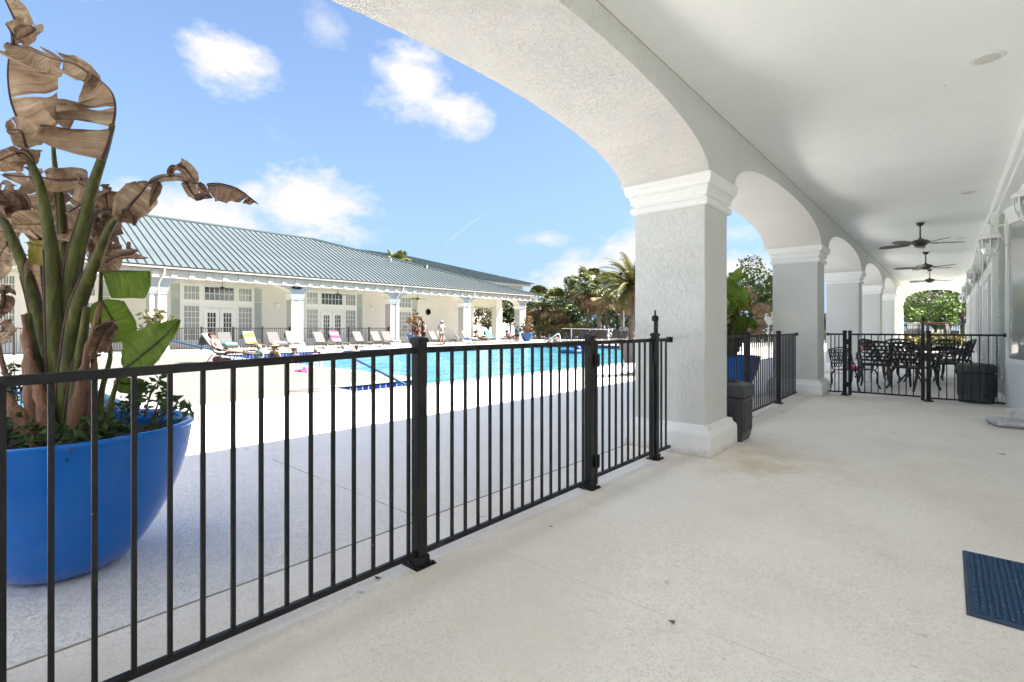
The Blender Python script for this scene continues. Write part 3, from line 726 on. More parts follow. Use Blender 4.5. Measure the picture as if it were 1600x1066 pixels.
def uvbuild(name, vs, fs, uvs, mat, par, world=True):
    mb = MB(); mb.add(vs, fs); o = mb.build(name, mat, par, smooth=180, world=world)
    me = o.data; ul = me.uv_layers.new(name='UVMap')
    for lp in me.loops: ul.data[lp.index].uv = uvs[lp.vertex_index]
    return o
def bez(pts, n):
    """Catmull-Rom through pts"""
    pts = [Vector(p) for p in pts]; out = []; k = len(pts) - 1
    for i in range(n + 1):
        t = i / n * k; a = min(int(t), k - 1); f = t - a
        p0, p1, p2, p3 = pts[max(a - 1, 0)], pts[a], pts[a + 1], pts[min(a + 2, k)]
        out.append(.5 * ((2 * p1) + (p2 - p0) * f + (2 * p0 - 5 * p1 + 4 * p2 - p3) * f * f + (3 * p1 - p0 - 3 * p2 + p3) * f ** 3))
    return out
def blade(par, name, rib, w, mat, side=(1, 1), nrm=None, curl=.5, tears=0, ruf=.03, seed=0, taper=(.25, .35), droop=0.0, n=40, m=7, ribr=.009, twist=0.0, ribmat=None, slope=0.0, gap=.05):
    """a leaf: rib = 3D points, w = half width, side = which halves; tears = splits along the veins"""
    rr = random.Random(seed); pts = bez(rib, n); vs = []; fs = []; uvs = []
    L = sum((pts[i + 1] - pts[i]).length for i in range(n))
    tearpos = sorted(rr.sample(range(3, n - 3), tears)) if tears else []
    nrm0 = Vector(nrm).normalized() if nrm is not None else Vector((.6, -.75, .2))
    for sgi, sg in enumerate((-1, 1)):
        if not side[sgi]: continue
        strip = 0; off = rr.uniform(-.3, .3); base = None; lenk = 1.0
        for i in range(n + 1):
            t = i / n
            d = (pts[min(i + 1, n)] - pts[max(i - 1, 0)]).normalized()
            a = d.cross(nrm0); a = a.normalized() if a.length > 1e-4 else d.orthogonal().normalized()
            nn = a.cross(d)
            prof = min(1, (t / taper[0]) ** .6 if t < taper[0] else 1) * min(1, ((1 - t) / taper[1]) ** .7 if t > 1 - taper[1] else 1)
            newstrip = i in tearpos
            rows = [(off, lenk)]; gp = gap * (rr.choice((0, 0, .3, .6, 1.6)) if newstrip else 0)
            if newstrip:
                off2, lenk2 = rr.uniform(-.55, .75), rr.uniform(.6, 1.12); rows.append((off2, lenk2))
            for ri, (of, lk) in enumerate(rows):
                row = []
                W = w * prof * lk * side[sgi]
                for j in range(m + 1):
                    q = j / m
                    ang = curl * q + of * q * q + twist * t
                    # integrate a curling cross-section
                    x = W * (math.sin(ang * 1.2) / (1.2 * ang) if abs(ang) > 1e-3 else 1) * q
                    y = W * ((1 - math.cos(ang * 1.2)) / (1.2 * ang) if abs(ang) > 1e-3 else 0) * q
                    rf = ruf * q * noise.noise((t * 5 * L / .6 + seed * 3.1, q * 2.2 + sg, seed))
                    p = pts[i] + a * (sg * x) + nn * (y + rf) + d * (slope * q * W) + Vector((0, 0, -droop * W * q * q))
                    p += d * ((gp if ri else -gp) * q * (1 if newstrip else 0) * (W / max(w, 1e-4)) * (.6 + .8 * abs(noise.noise((t * 31, seed, 2)))))
                    p += d * (.02 * q * noise.noise((t * 14, q * 3, seed + 9)))
                    row.append(len(vs)); vs.append(p); uvs.append((t * L * 1.0 + of * .1, q * w))
                if base is not None and ri == 0:
                    for j in range(m): fs.append((base[j], base[j + 1], row[j + 1], row[j]) if sg > 0 else (base[j + 1], base[j], row[j], row[j + 1]))
                base = row
            if newstrip: off, lenk = off2, lenk2
    o = uvbuild(name, vs, fs, uvs, mat, par)
    if ribr:
        mb = MB(); mb.tube(pts, [ribr * (1 - .75 * i / n) for i in range(n + 1)], 6); mb.build('midrib', ribmat or M['stalk_edge'], o, smooth=180, world=True)
    return o
def stalk(par, pts, r0, r1, n=22, mat='stalk'):
    pp = bez(pts, n); mb = MB()
    mb.tube(pp, [r0 + (r1 - r0) * (i / n) ** .55 for i in range(n + 1)], 10, sx=1.0)
    if mat == 'stalk' and r0 > .035:
        vd = ray(100, 500).normalized()
        for s in (-1, 1):
            e = []
            for i in range(int(n * .62)):
                d = (pp[i + 1] - pp[i]).normalized(); a = d.cross(vd).normalized(); r = r0 + (r1 - r0) * (i / n) ** .55
                e.append(pp[i] + a * (s * r * .93) - vd * r * .30)
            mb.tube(e, [.010 - .0045 * i / len(e) for i in range(len(e))], 5, m=1)
    o = mb.build('stalk', [M[mat], M['stalk_edge']], par, smooth=180, world=True); return o

plant = thing('bird_of_paradise_plant', 'tall half-dead plant with brown torn leaves rising from the near blue planter', 'plant', NP + Vector((0, 0, .68)))
ZC = 2.86
def Q(u, v, dz_=0.0): return P(u, v, ZC + dz_)
base = lambda du, dz_: Q(95 + du, 690, dz_)
# stalks: photo points from the base upwards, and their depth offset there
st = [([(88, 690), (78, 610), (60, 500), (34, 408), (2, 338), (-25, 290)], .05, .066, .017, .25),
      ([(95, 690), (92, 600), (85, 486), (81, 408), (75, 352), (62, 289), (46, 250)], -.08, .074, .016, -.2),
      ([(100, 690), (103, 560), (100, 434), (96, 340), (90, 290), (84, 240), (84, 200), (87, 158)], .10, .046, .004, .05),
      ([(103, 690), (100, 600), (107, 486), (116, 405), (131, 350), (144, 295), (158, 252), (168, 223), (176, 195)], -.02, .078, .012, -.25),
      ([(108, 690), (104, 620), (116, 500), (135, 440), (152, 402), (172, 355), (196, 328)], -.12, .068, .014, -.3),
      ([(112, 690), (120, 600), (128, 540), (136, 480)], -.16, .058, .016, -.2),
      ([(80, 690), (62, 600), (52, 540), (44, 490)], -.14, .056, .014, -.1)]
for pts, z0, r0, r1, z1 in st:
    k = len(pts) - 1
    stalk(plant, [Q(u, v, z0 + (z1 - z0) * (i / k) ** 1.5) for i, (u, v) in enumerate(pts)], r0, r1)
# broad sheaths at the foot, brown and splitting
for i, (pts, z0, r0, r1) in enumerate([([(60, 720), (52, 640), (44, 560), (38, 492)], -.2, .055, .010), ([(80, 720), (72, 660), (58, 600), (44, 545)], -.24, .05, .01), ([(110, 715), (116, 660), (128, 600), (140, 540), (158, 470)], -.24, .05, .006),
                                     ([(100, 715), (126, 670), (140, 620), (150, 560)], -.2, .045, .008), ([(70, 715), (40, 670), (10, 625), (-20, 600)], -.26, .05, .02), ([(118, 720), (140, 690), (150, 655)], -.28, .04, .01), ([(96, 725), (120, 705), (165, 690)], -.3, .03, .006), ([(85, 725), (100, 700), (128, 680)], -.32, .035, .006)]):
    k = len(pts) - 1; pp = bez([Q(u, v, z0 + .05 * j / k) for j, (u, v) in enumerate(pts)], 16); mb = MB()
    mb.tube(pp, [r0 + (r1 - r0) * j / 16 + .006 * math.sin(j * 2.1 + i) for j in range(17)], 9); mb.build('leaf_sheath', M['sheath'], plant, smooth=180, world=True)
# trunk mass hidden in the middle
mb = MB(); mb.tube(bez([Q(92, 725, .05), Q(94, 640, .05), Q(96, 560, .05)], 8), [.14, .135, .125, .115, .10, .085, .07, .06, .045], 12); mb.build('stem', M['sheath'], plant, smooth=180, world=True)
D_, DD, GR, YL = M['dead'], M['dead_dark'], M['banana_green'], M['banana_yellow']
def leaf(px, w, mat, z0=0, z1=0, **k):
    n = len(px) - 1
    return blade(plant, 'leaf', [Q(u, v, z0 + (z1 - z0) * i / n) for i, (u, v) in enumerate(px)], w, mat, **k)
VN = -ray(110, 300).normalized()           # the leaf faces the porch
# the big arching leaf: outer midrib, blade hanging inwards
leaf([(160, 250), (172, 215), (180, 175), (177, 150), (165, 133), (144, 117)], .27, D_, -.25, -.22, side=(1, 0), nrm=VN, curl=.45, tears=2, ruf=.09, seed=3, taper=(.12, .2), ribr=.008, slope=-.35)
leaf([(158, 128), (140, 115), (115, 100), (95, 95), (72, 88), (40, 76), (20, 70)], .15, D_, -.22, -.1, side=(1, .25), nrm=VN, curl=1.0, tears=2, ruf=.11, seed=5, taper=(.15, .2), ribr=.006)
# the left leaf: midrib rises along the frame edge
leaf([(36, 222), (30, 195), (17, 158), (12, 120), (14, 88), (20, 68)], .22, D_, -.1, -.1, side=(0, 1), nrm=VN, curl=.6, tears=1, ruf=.09, seed=8, taper=(.15, .15), ribr=.007, slope=.25)
leaf([(20, 70), (18, 52), (9, 38)], .10, D_, -.1, -.12, side=(0, 1), nrm=VN, curl=.6, tears=1, ruf=.05, seed=9, n=18, slope=.5)
leaf([(24, 58), (26, 40), (14, 12), (2, -12)], .13, D_, -.1, -.1, side=(0, 1), nrm=VN, curl=.7, tears=2, ruf=.06, seed=12, n=22, slope=.2)
leaf([(55, 45), (40, 55), (24, 62)], .05, DD, -.12, -.1, side=(1, 1), nrm=VN, curl=.6, ruf=.05, seed=13, n=14)
leaf([(52, 258), (40, 225), (33, 205), (14, 203)], .10, D_, -.18, -.2, side=(1, .8), nrm=VN, curl=.9, tears=2, ruf=.06, seed=14, n=24)
leaf([(50, 255), (35, 240), (12, 245), (-20, 262)], .085, D_, -.2, -.25, side=(1, .6), nrm=VN, curl=.7, tears=2, ruf=.06, seed=15, n=22)
leaf([(128, 280), (92, 282), (60, 277), (30, 276), (4, 273)], .075, D_, -.05, -.1, side=(1, .7), nrm=VN, curl=.8, tears=3, ruf=.06, seed=16, n=28)
# the leaf that reaches out to the right, in hanging shreds
leaf([(186, 346), (204, 320), (220, 302), (232, 286)], .085, D_, -.3, -.3, side=(.9, 1), nrm=VN, curl=.25, tears=1, ruf=.03, seed=20, n=28, taper=(.3, .3))
leaf([(196, 326), (206, 336), (211, 352)], .055, DD, -.3, -.28, side=(.6, 1), nrm=VN, curl=.3, ruf=.03, seed=21, n=18, taper=(.2, .6))
leaf([(232, 287), (246, 279), (262, 276), (284, 276), (308, 284)], .030, D_, -.3, -.35, side=(.5, .8), nrm=VN, curl=.3, ruf=.03, seed=22, n=26, taper=(.15, .2), ribr=.006)
leaf([(266, 277), (266, 268), (272, 262), (281, 266)], .018, DD, -.33, -.34, side=(1, 1), nrm=VN, curl=.4, ruf=.02, seed=23, n=16)
leaf([(280, 258), (290, 264), (299, 276), (307, 288)], .036, D_, -.34, -.36, side=(1, 1), nrm=VN, curl=.3, ruf=.03, seed=24, n=18, taper=(.1, .3))
leaf([(290, 284), (298, 298), (308, 311)], .034, D_, -.35, -.36, side=(1, .8), nrm=VN, curl=.35, ruf=.03, seed=27, n=16, taper=(.15, .3))
leaf([(306, 312), (318, 307), (332, 308)], .022, DD, -.36, -.37, side=(1, .6), nrm=VN, curl=.3, ruf=.02, seed=28, n=14)
leaf([(312, 286), (318, 296), (326, 308)], .020, DD, -.36, -.37, side=(1, 1), nrm=VN, curl=.3, ruf=.02, seed=29, n=14)
leaf([(246, 283), (241, 300), (233, 324)], .026, DD, -.31, -.31, side=(1, .7), nrm=VN, curl=.3, ruf=.03, seed=25, n=14, taper=(.2, .5))
leaf([(325, 289), (346, 289), (368, 296), (386, 306), (403, 319)], .082, DD, -.37, -.46, side=(.12, 1), nrm=VN, curl=.3, tears=1, ruf=.04, seed=26, n=34, taper=(.08, .55), gap=.02)
# the tangle of dead leaves in the middle
rr = random.Random(31)
for i, (px, w_) in enumerate([([(150, 300), (120, 286), (95, 290), (70, 330)], .12), ([(160, 330), (150, 350), (158, 400), (150, 418)], .13), ([(130, 320), (110, 330), (80, 360), (60, 372)], .12),
                              ([(60, 290), (66, 320), (72, 360), (96, 372)], .12), ([(150, 360), (120, 362), (70, 352), (20, 352)], .12), ([(165, 302), (168, 330), (160, 362), (164, 400)], .09),
                              ([(40, 345), (20, 352), (2, 362), (-30, 372)], .11), ([(2, 305), (20, 300), (35, 320), (40, 345)], .11), ([(140, 372), (150, 392), (172, 396), (182, 380)], .08),
                              ([(0, 300), (10, 310), (22, 322), (2, 330)], .08),
                              ([(160, 415), (180, 402), (210, 395), (198, 382)], .035), ([(170, 318), (160, 310), (168, 302), (174, 300)], .06),
                              ([(20, 370), (0, 400), (-10, 440)], .12), ([(5, 445), (8, 470), (2, 492)], .05), ([(14, 500), (10, 520), (-6, 530)], .06)]):
    leaf(px, w_, (D_, DD)[i % 2], rr.uniform(.0, .4), rr.uniform(.05, .45), side=(1, 1), nrm=VN + Vector((rr.uniform(-.5, .5), rr.uniform(-.5, .5), rr.uniform(-.4, .4))), curl=rr.uniform(.3, 1.0), tears=2, ruf=.13, seed=40 + i, n=28, ribr=.005)
leaf([(96, 385), (80, 382), (62, 384), (42, 380)], .12, YL, .12, .1, side=(1, .25), nrm=VN, curl=.3, ruf=.03, seed=70, n=24, taper=(.1, .3))
leaf([(64, 400), (66, 440), (70, 490)], .09, D_, .2, .15, side=(1, 1), nrm=VN, curl=.8, ruf=.05, seed=71, n=16)
# green leaves on the right
leaf([(160, 424), (185, 424), (210, 424), (232, 424)], .15, GR, -.1, -.2, side=(0, 1), nrm=VN, curl=.25, ruf=.03, seed=80, n=30, taper=(.08, .25), ribmat=M['stalk'])
leaf([(158, 470), (170, 490), (182, 515), (172, 532)], .10, GR, .05, 0, side=(1, 1), nrm=VN, curl=.4, ruf=.03, seed=81, n=24, ribmat=M['stalk'])
leaf([(194, 576), (215, 560), (245, 535), (264, 518), (280, 500)], .125, GR, -.25, -.45, side=(1, .7), nrm=VN + Vector((0, 0, .5)), curl=.3, ruf=.03, seed=82, n=36, taper=(.3, .75), ribmat=M['stalk'])
leaf([(180, 596), (200, 600), (224, 595)], .06, GR, .1, .05, side=(1, 1), nrm=VN, curl=.3, ruf=.02, seed=83, n=20, ribmat=M['stalk'])
leaf([(168, 505), (160, 520), (150, 545), (146, 560)], .07, DD, -.25, -.25, side=(1, .8), nrm=VN, curl=.8, tears=2, ruf=.06, seed=84, n=18)
leaf([(176, 502), (168, 512), (156, 520)], .05, DD, -.25, -.25, side=(1, 1), nrm=VN, curl=.9, ruf=.05, seed=85, n=14)
stalk(plant, [Q(168, 690, -.2), Q(172, 640, -.2), Q(182, 600, -.22), Q(194, 576, -.25)], .020, .009)
stalk(plant, [Q(162, 690, -.1), Q(158, 620, -.1), Q(172, 560, -.05), Q(170, 530, 0)], .022, .009)
stalk(plant, [Q(150, 690, .0), Q(146, 580, .0), Q(156, 480, -.05), Q(158, 425, -.1)], .024, .008)
stalk(plant, [Q(30, 700, .1), Q(18, 620, .1), Q(2, 560, .1), Q(-10, 500, .1)], .022, .01, mat='sheath')
# low leafy shrub in the pot
def leafy(par, name, mat, spots, count, size, seed, stems=True, stemmat=None, cl=.09):
    r2 = random.Random(seed); mb = MB(); sm = MB()
    for (b, t) in spots:
        b, t = Vector(b), Vector(t)
        pp = bez([b, b.lerp(t, .5) + Vector((r2.uniform(-.03, .03), r2.uniform(-.03, .03), .03)), t], 6)
        if stems: sm.tube(pp, [.005, .005, .004, .004, .003, .002, .0015], 5)
        for k in range(count):
            q_ = r2.choice((2, 3, 3, 4, 4, 5, 5, 5)); c = pp[q_].lerp(pp[q_ + 1], r2.random()) + Vector((r2.gauss(0, cl), r2.gauss(0, cl), r2.gauss(0, cl * .7)))
            d = Vector((r2.gauss(0, 1), r2.gauss(0, 1), r2.gauss(.1, .6))).normalized(); s = d.cross(Vector((r2.gauss(0, 1), r2.gauss(0, 1), r2.gauss(0, 1)))).normalized()
            l = size * r2.uniform(.6, 1.3); wd = l * .26; bend = d.cross(s) * (l * .12)
            mb.add([c, c + d * l * .5 + s * wd + bend, c + d * l, c + d * l * .5 - s * wd + bend, c + d * l * .5 - bend * .3], [(0, 4, 1), (4, 2, 1), (0, 3, 4), (4, 3, 2)])
    o = mb.build(name, mat, par, world=True)
    if stems: sm.build('stem', stemmat or M['stalk_edge'], par, world=True)
    return o
low = thing('shrub', 'low dark green leafy shrub growing around the dead plant in the near planter', 'shrub', NP + Vector((0, 0, .69)))
spots = []
r2 = random.Random(5)
for k in range(34):
    a = r2.uniform(0, 6.28); r = r2.uniform(.2, .46); b = NP + Vector((r * math.cos(a), r * math.sin(a), .70)); t = b + Vector((math.cos(a) * r2.uniform(.0, .14), math.sin(a) * r2.uniform(.0, .14), r2.uniform(.02, .16)))
    spots.append((b, t))
leafy(low, 'foliage', M['shrub'], spots, 26, .05, 6, cl=.05)
for s_ in (1,):
    sp = [(Q(215, 650, -.1), Q(232, 600, -.1)), (Q(225, 652, -.12), Q(250, 592, -.15)), (Q(240, 650, -.1), Q(262, 606, -.1)), (Q(236, 655, -.15), Q(275, 625, -.2)), (Q(205, 655, -.1), Q(215, 615, 0)),
          (Q(250, 650, -.1), Q(300, 640, -.25)), (Q(20, 690, .1), Q(12, 580, .1)), (Q(30, 690, .15), Q(36, 600, .15)), (Q(5, 690, .1), Q(-5, 610, .1)), (Q(40, 690, .2), Q(26, 640, .2)), (Q(15, 690, .1), Q(20, 560, .1))]
    for k_, s1 in enumerate(sp): leafy(low, 'sprig', M['shrub'], [s1], 26, .05, 9 + k_, cl=.0)

# the same pot beyond the first column
p2 = dup(pl, (-3.32, 10.35, 0), .8, 'blue bowl planter behind the fence between the first and second columns')
plant2 = thing('bird_of_paradise_plant', 'leafy green plant with browned tips in the blue planter past the first column', 'plant', (-3.32, 10.35, .68))
r2 = random.Random(77)
for k in range(44):
    a = r2.uniform(0, 6.28); sp = r2.uniform(.05, .52); h = r2.uniform(.4, 1.32) * (1.15 - .5 * sp)
    b = Vector((-3.32 + .12 * math.cos(a), 10.35 + .12 * math.sin(a), .70)); tp = Vector((-3.32 + sp * math.cos(a), 10.35 + sp * math.sin(a), .8 + h))
    mp2 = b.lerp(tp, .55) + Vector((0, 0, .12)); mb = MB(); mb.tube(bez([b, mp2, tp], 8), [.03 - .0025 * i for i in range(9)], 7); mb.build('stalk', M['stalk'], plant2, smooth=180, world=True)
    out = Vector((math.cos(a), math.sin(a), r2.uniform(-.2, .9))).normalized(); ln = r2.uniform(.25, .42)
    nr = Vector((r2.uniform(-.6, .6), -1, r2.uniform(-.3, .6)))
    blade(plant2, 'leaf', [tp, tp + out * ln * .5 + Vector((0, 0, .05)), tp + out * ln - Vector((0, 0, r2.uniform(.0, .2)))], r2.uniform(.12, .19), (GR, GR, YL, GR, GR, D_, GR)[k % 7], nrm=nr, curl=.4, tears=1 if k % 3 else 2, ruf=.03, seed=200 + k, n=18, m=5, ribmat=M['stalk'])

# ------------------------------------------------------------------ porch objects
def waste_bin(name, label, loc, rz, w, h, sides=4):
    t = thing(name, label, 'bin', loc, rz)
    if sides == 4:
        b = MB(); b.rect_rings(-w / 2, w / 2, -w / 2, w / 2, [(-.03, .0), (-.03, .03), (-.022, .03), (-.01, .10), (0, h * .72)]); b.build('body', M['bin'], t, bevel=.012)
        b = MB()
        for s in range(4):
            Mx = Matrix.Rotation(s * math.pi / 2, 4, 'Z')
            for k in range(9): b.box(-w / 2 + .05 + k * (w - .1) / 8 - .008, -w / 2 + .05 + k * (w - .1) / 8 + .008, w / 2 - .012, w / 2 + .006, .12, h * .68, M=Mx)
        b.build('rib', M['bin'], t)
        b = MB(); b.rect_rings(-w / 2, w / 2, -w / 2, w / 2, [(.008, h * .735), (.014, h * .75), (.01, h * .93), (-.02, h * .95), (-.07, h * .97)]); b.build('lid', M['bin'], t, bevel=.01)
        b = MB(); b.lathe([(w * .27, h * .968), (w * .27, h * .99), (w * .22, h * 1.0), (w * .18, h * .99), (w * .18, h * .965)], 24); b.build('ash_tray', M['black_iron'], t, smooth=40)
    else:
        n = 8; Mx = Matrix.Rotation(math.pi / 8, 4, 'Z'); r = w / 2 / math.cos(math.pi / 8)
        b = MB(); b.lathe([(r * .93, 0), (r * .93, .03), (r * .97, .035), (r * .97, .10), (r, .11), (r, h * .76)], n, M=Mx); b.build('body', M['bin'], t, bevel=.01)
        b = MB()
        for s in range(8):
            My = Matrix.Rotation(s * math.pi / 4, 4, 'Z'); sw = w * math.tan(math.pi / 8)
            for k in range(6): b.box(-sw / 2 + .03 + k * (sw - .06) / 5 - .006, -sw / 2 + .03 + k * (sw - .06) / 5 + .006, w / 2 - .01, w / 2 + .008, .13, h * .72, M=My)
        b.build('rib', M['bin'], t)
        b = MB(); b.lathe([(r * 1.01, h * .78), (r * 1.03, h * .79), (r * 1.03, h * .94), (r * .9, h * .985), (r * .55, h), (r * .5, h * .97), (r * .0001, h * .95)], n, M=Mx); b.build('lid', M['bin'], t, bevel=.008)
    return t
waste_bin('litter_bin', 'square charcoal litter bin tucked behind the nearest column', (-1.96, 6.26, 0), 0, .37, .70)
waste_bin('litter_bin', 'octagonal black ribbed litter bin by the right wall behind the far fence', (.38, 12.18, 0), 0, .50, .70, 8)

stand = thing('floor_stand', 'low silver metal floor stand with a small flared stem near the right wall', 'stand', (.645, 9.5, 0), .30)
b = MB(); b.rect_rings(-.2, .2, -.2, .2, [(-.02, .0), (.0, .03), (.005, .06), (-.01, .085), (-.05, .095), (-.14, .11)]); b.build('base', M['steel'], stand, bevel=.03, seg=3)
b = MB(); b.lathe([(.018, .11), (.018, .15), (.03, .155), (.06, .235), (.062, .24), (.05, .235), (.015, .16)], 20); b.build('stem', M['white_metal'], stand, smooth=40)

# door mat
m = NT('ribbed_mat'); co = m.coord(); xx = m.n('ShaderNodeSeparateXYZ'); m.l(co, xx.inputs[0])
f = m.noise(90, 3); m.set(m.ramp(f, [(.35, (.022, .055, .125)), (.62, (.06, .12, .22)), (.74, (.20, .28, .38))]), .95, spec=.1); m.bump(m.noise(300, 2), .6, .004)
mt_ = thing('door_mat', 'dark blue ribbed door mat lying on the porch floor at the right', 'mat', (.5, 3.55, 0), 0)
b = MB(); X0, X1, Y0, Y1 = .065, 1.25, 3.12, 4.0
b.rect_rings(X0 - .5, X1 - .5, Y0 - 3.55, Y1 - 3.55, [(0, .002), (0, .006), (-.012, .011), (-.03, .011)]); b.build('border', M['mat_dark'], mt_)
b = MB(); k = 0; x = X0 + .03
while x < X1 - .05:
    b.rect_rings(x - .5, x + .016 - .5, Y0 + .03 - 3.55, Y1 - .03 - 3.55, [(0, .0112), (-.002, .018), (-.005, .019)]); x += .0235
b.build('pile', m.mat, mt_)
for i, (u, v, s) in enumerate([(1565, 711, .05), (1050, 975, .022), (862, 825, .018), (1222, 645, .05), (590, 905, .03)]):
    p = G(u, v, .003); b = MB(); r2 = random.Random(i)
    b.add([p + Vector((s * math.cos(a) * (1 if k % 2 else .5), s * math.sin(a) * (.6 if k % 2 else .3), .004 + .012 * r2.random())) for k, a in enumerate([j * 1.05 for j in range(6)])], [(0, 1, 2), (0, 2, 3), (0, 3, 4), (0, 4, 5)])
    lab = ['curled dead leaf on the floor near the silver stand at the right wall', 'small dark leaf scrap on the bare floor at the bottom centre', 'tiny brown leaf on the porch floor inside the gate', 'dead leaf scrap on the floor below the fence across the porch', 'brown leaf lying under the near fence rail'][i]
    tag(b.build('dead_leaf', M['dead_dark'] if False else M['sheath']), lab, 'leaf')

# recessed lights
for i, y in enumerate((5.78, 11.3, 16.9)):
    t = thing('ceiling_light', ['round white recessed light in the porch ceiling nearest the camera', 'recessed ceiling light above the fence across the porch', 'recessed ceiling light beside the first ceiling fan'][i], 'light', (.25, y, 3.602), 0, 'recessed lights in the porch ceiling')
    b = MB(); b.lathe([(.118, 0), (.118, -.006), (.105, -.012), (.075, -.008), (.07, .0)], 36); b.build('trim_ring', M['white_metal'], t, smooth=40)
    b = MB(); b.lathe([(.085, -.004), (.083, -.013), (.06, -.0145), (.0001, -.0145)], 28); b.box(-.045, .045, -.022, -.012, -.017, -.014); b.box(-.045, .045, .012, .022, -.017, -.014); b.build('lamp', M['cream'], t)

# ceiling fans
def fan():
    t = thing('ceiling_fan', 'dark bronze ceiling fan nearest the camera under the porch ceiling', 'ceiling fan', (-.45, 13.9, 3.60))
    b = MB(); b.lathe([(.0001, 0), (.075, 0), (.075, -.02), (.05, -.06), (.02, -.075), (.016, -.08)], 20); b.build('canopy', M['bronze'], t, smooth=40)
    b = MB(); b.tube([(0, 0, -.07), (0, 0, -.34)], .014, 10); b.build('downrod', M['bronze'], t, smooth=60)
    b = MB(); b.lathe([(.02, -.32), (.04, -.35), (.06, -.36), (.14, -.385), (.165, -.41), (.165, -.44), (.12, -.47), (.10, -.50), (.06, -.52), (.0001, -.525)], 28); b.build('motor_housing', M['bronze'], t, smooth=40)
    for k in range(5):
        a = k * 2 * math.pi / 5 + .35; Mx = Matrix.Rotation(a, 4, 'Z') @ Matrix.Translation((0, 0, -.455)) @ Matrix.Rotation(R(11), 4, 'X')
        b = MB(); xs_ = [(.20, .055), (.28, .075), (.42, .095), (.58, .098), (.70, .075), (.76, .03)]
        vs = []
        for zz in (-.004, .004):
            for x, wv in xs_: vs += [Mx @ Vector((x, -wv, zz)), Mx @ Vector((x, wv, zz))]
        n2_ = len(xs_) * 2; fs = []
        for i in range(len(xs_) - 1):
            fs.append((2 * i + 1, 2 * i, 2 * i + 2, 2 * i + 3)); fs.append((n2_ + 2 * i, n2_ + 2 * i + 1, n2_ + 2 * i + 3, n2_ + 2 * i + 2))
            fs.append((2 * i, n2_ + 2 * i, n2_ + 2 * i + 2, 2 * i + 2)); fs.append((2 * i + 1, 2 * i + 3, n2_ + 2 * i + 3, n2_ + 2 * i + 1))
        b.add(vs, fs); o = b.build('blade', M['bronze'], t)
        b = MB(); b.bar(Mx @ Vector((.13, 0, .008)), Mx @ Vector((.30, 0, .008)), .05, .008); b.build('blade_iron', M['bronze'], o)
    b = MB(); b.tube([(.05, .03, -.51), (.05, .03, -.60)], .0025, 5); b.ball((.05, .03, -.61), .008, n=8, k=5); b.build('pull_chain', M['bronze'], t)
    return t
fan0 = fan()
dup(fan0, (-.5, 19.4, 3.60), .4, 'middle of the three dark ceiling fans in the porch'); dup(fan0, (-.53, 25.2, 3.60), .9, 'farthest dark ceiling fan in the porch')
for o in [x for x in C.objects if x.name.startswith('ceiling_fan')]: o['group'] = 'ceiling fans in the porch'

# wall lanterns on the right
def lantern(wallx=.78):
    t = thing('wall_lantern', 'white coach lantern nearest the camera on the right wall', 'lantern', (.45, 9.85, 2.55))
    b = MB(); b.box(wallx - .45 - .18, wallx - .45 - .155, -.05, .05, -.05, .30); b.build('wall_plate', M['white_metal'], t, bevel=.008)
    b = MB(); b.tube(bez([(wallx - .62, 0, .0), (.14, 0, .02), (.07, 0, .16), (.0, 0, .19)], 12), .011, 8); b.tube(bez([(wallx - .62, 0, .23), (.09, 0, .23), (0, 0, .22)], 8), .012, 8); b.build('arm', M['white_metal'], t, smooth=60)
    b = MB(); b.lathe([(.0001, .27), (.018, .265), (.03, .24), (.04, .235), (.045, .19), (.06, .18), (.075, .13), (.125, .09), (.135, .07), (.135, .05), (.12, .045)], 8); b.build('hood', M['white_metal'], t, smooth=30)
    b = MB(); b.lathe([(.108, .045), (.112, .0), (.10, -.09), (.075, -.15), (.05, -.17)], 8); b.build('lantern_glass', M['lantern_glass'], t)
    b = MB()
    for k in range(8):
        a = k * math.pi / 4; b.tube([(.113 * math.cos(a), .113 * math.sin(a), .048), (.116 * math.cos(a), .116 * math.sin(a), 0), (.104 * math.cos(a), .104 * math.sin(a), -.09), (.078 * math.cos(a), .078 * math.sin(a), -.152)], .007, 5)
    b.lathe([(.08, -.15), (.085, -.165), (.05, -.185), (.02, -.20), (.012, -.22), (.0001, -.225)], 8); b.build('cage', M['white_metal'], t)
    return t
lan = lantern()
for i, y in enumerate((15.7, 21.6, 27.5)): dup(lan, (.45, y, 2.55), 0, ['second white lantern along the right wall, beyond the nearest one', 'third white lantern along the right wall', 'farthest white lantern on the right wall by the end arch'][i])
dup(lan, (.62, 7.2, 2.60), 0, 'white lantern cut off by the right edge of the photo')
for o in [x for x in C.objects if x.name.startswith('wall_lantern')]: o['group'] = 'white lanterns on the porch wall'

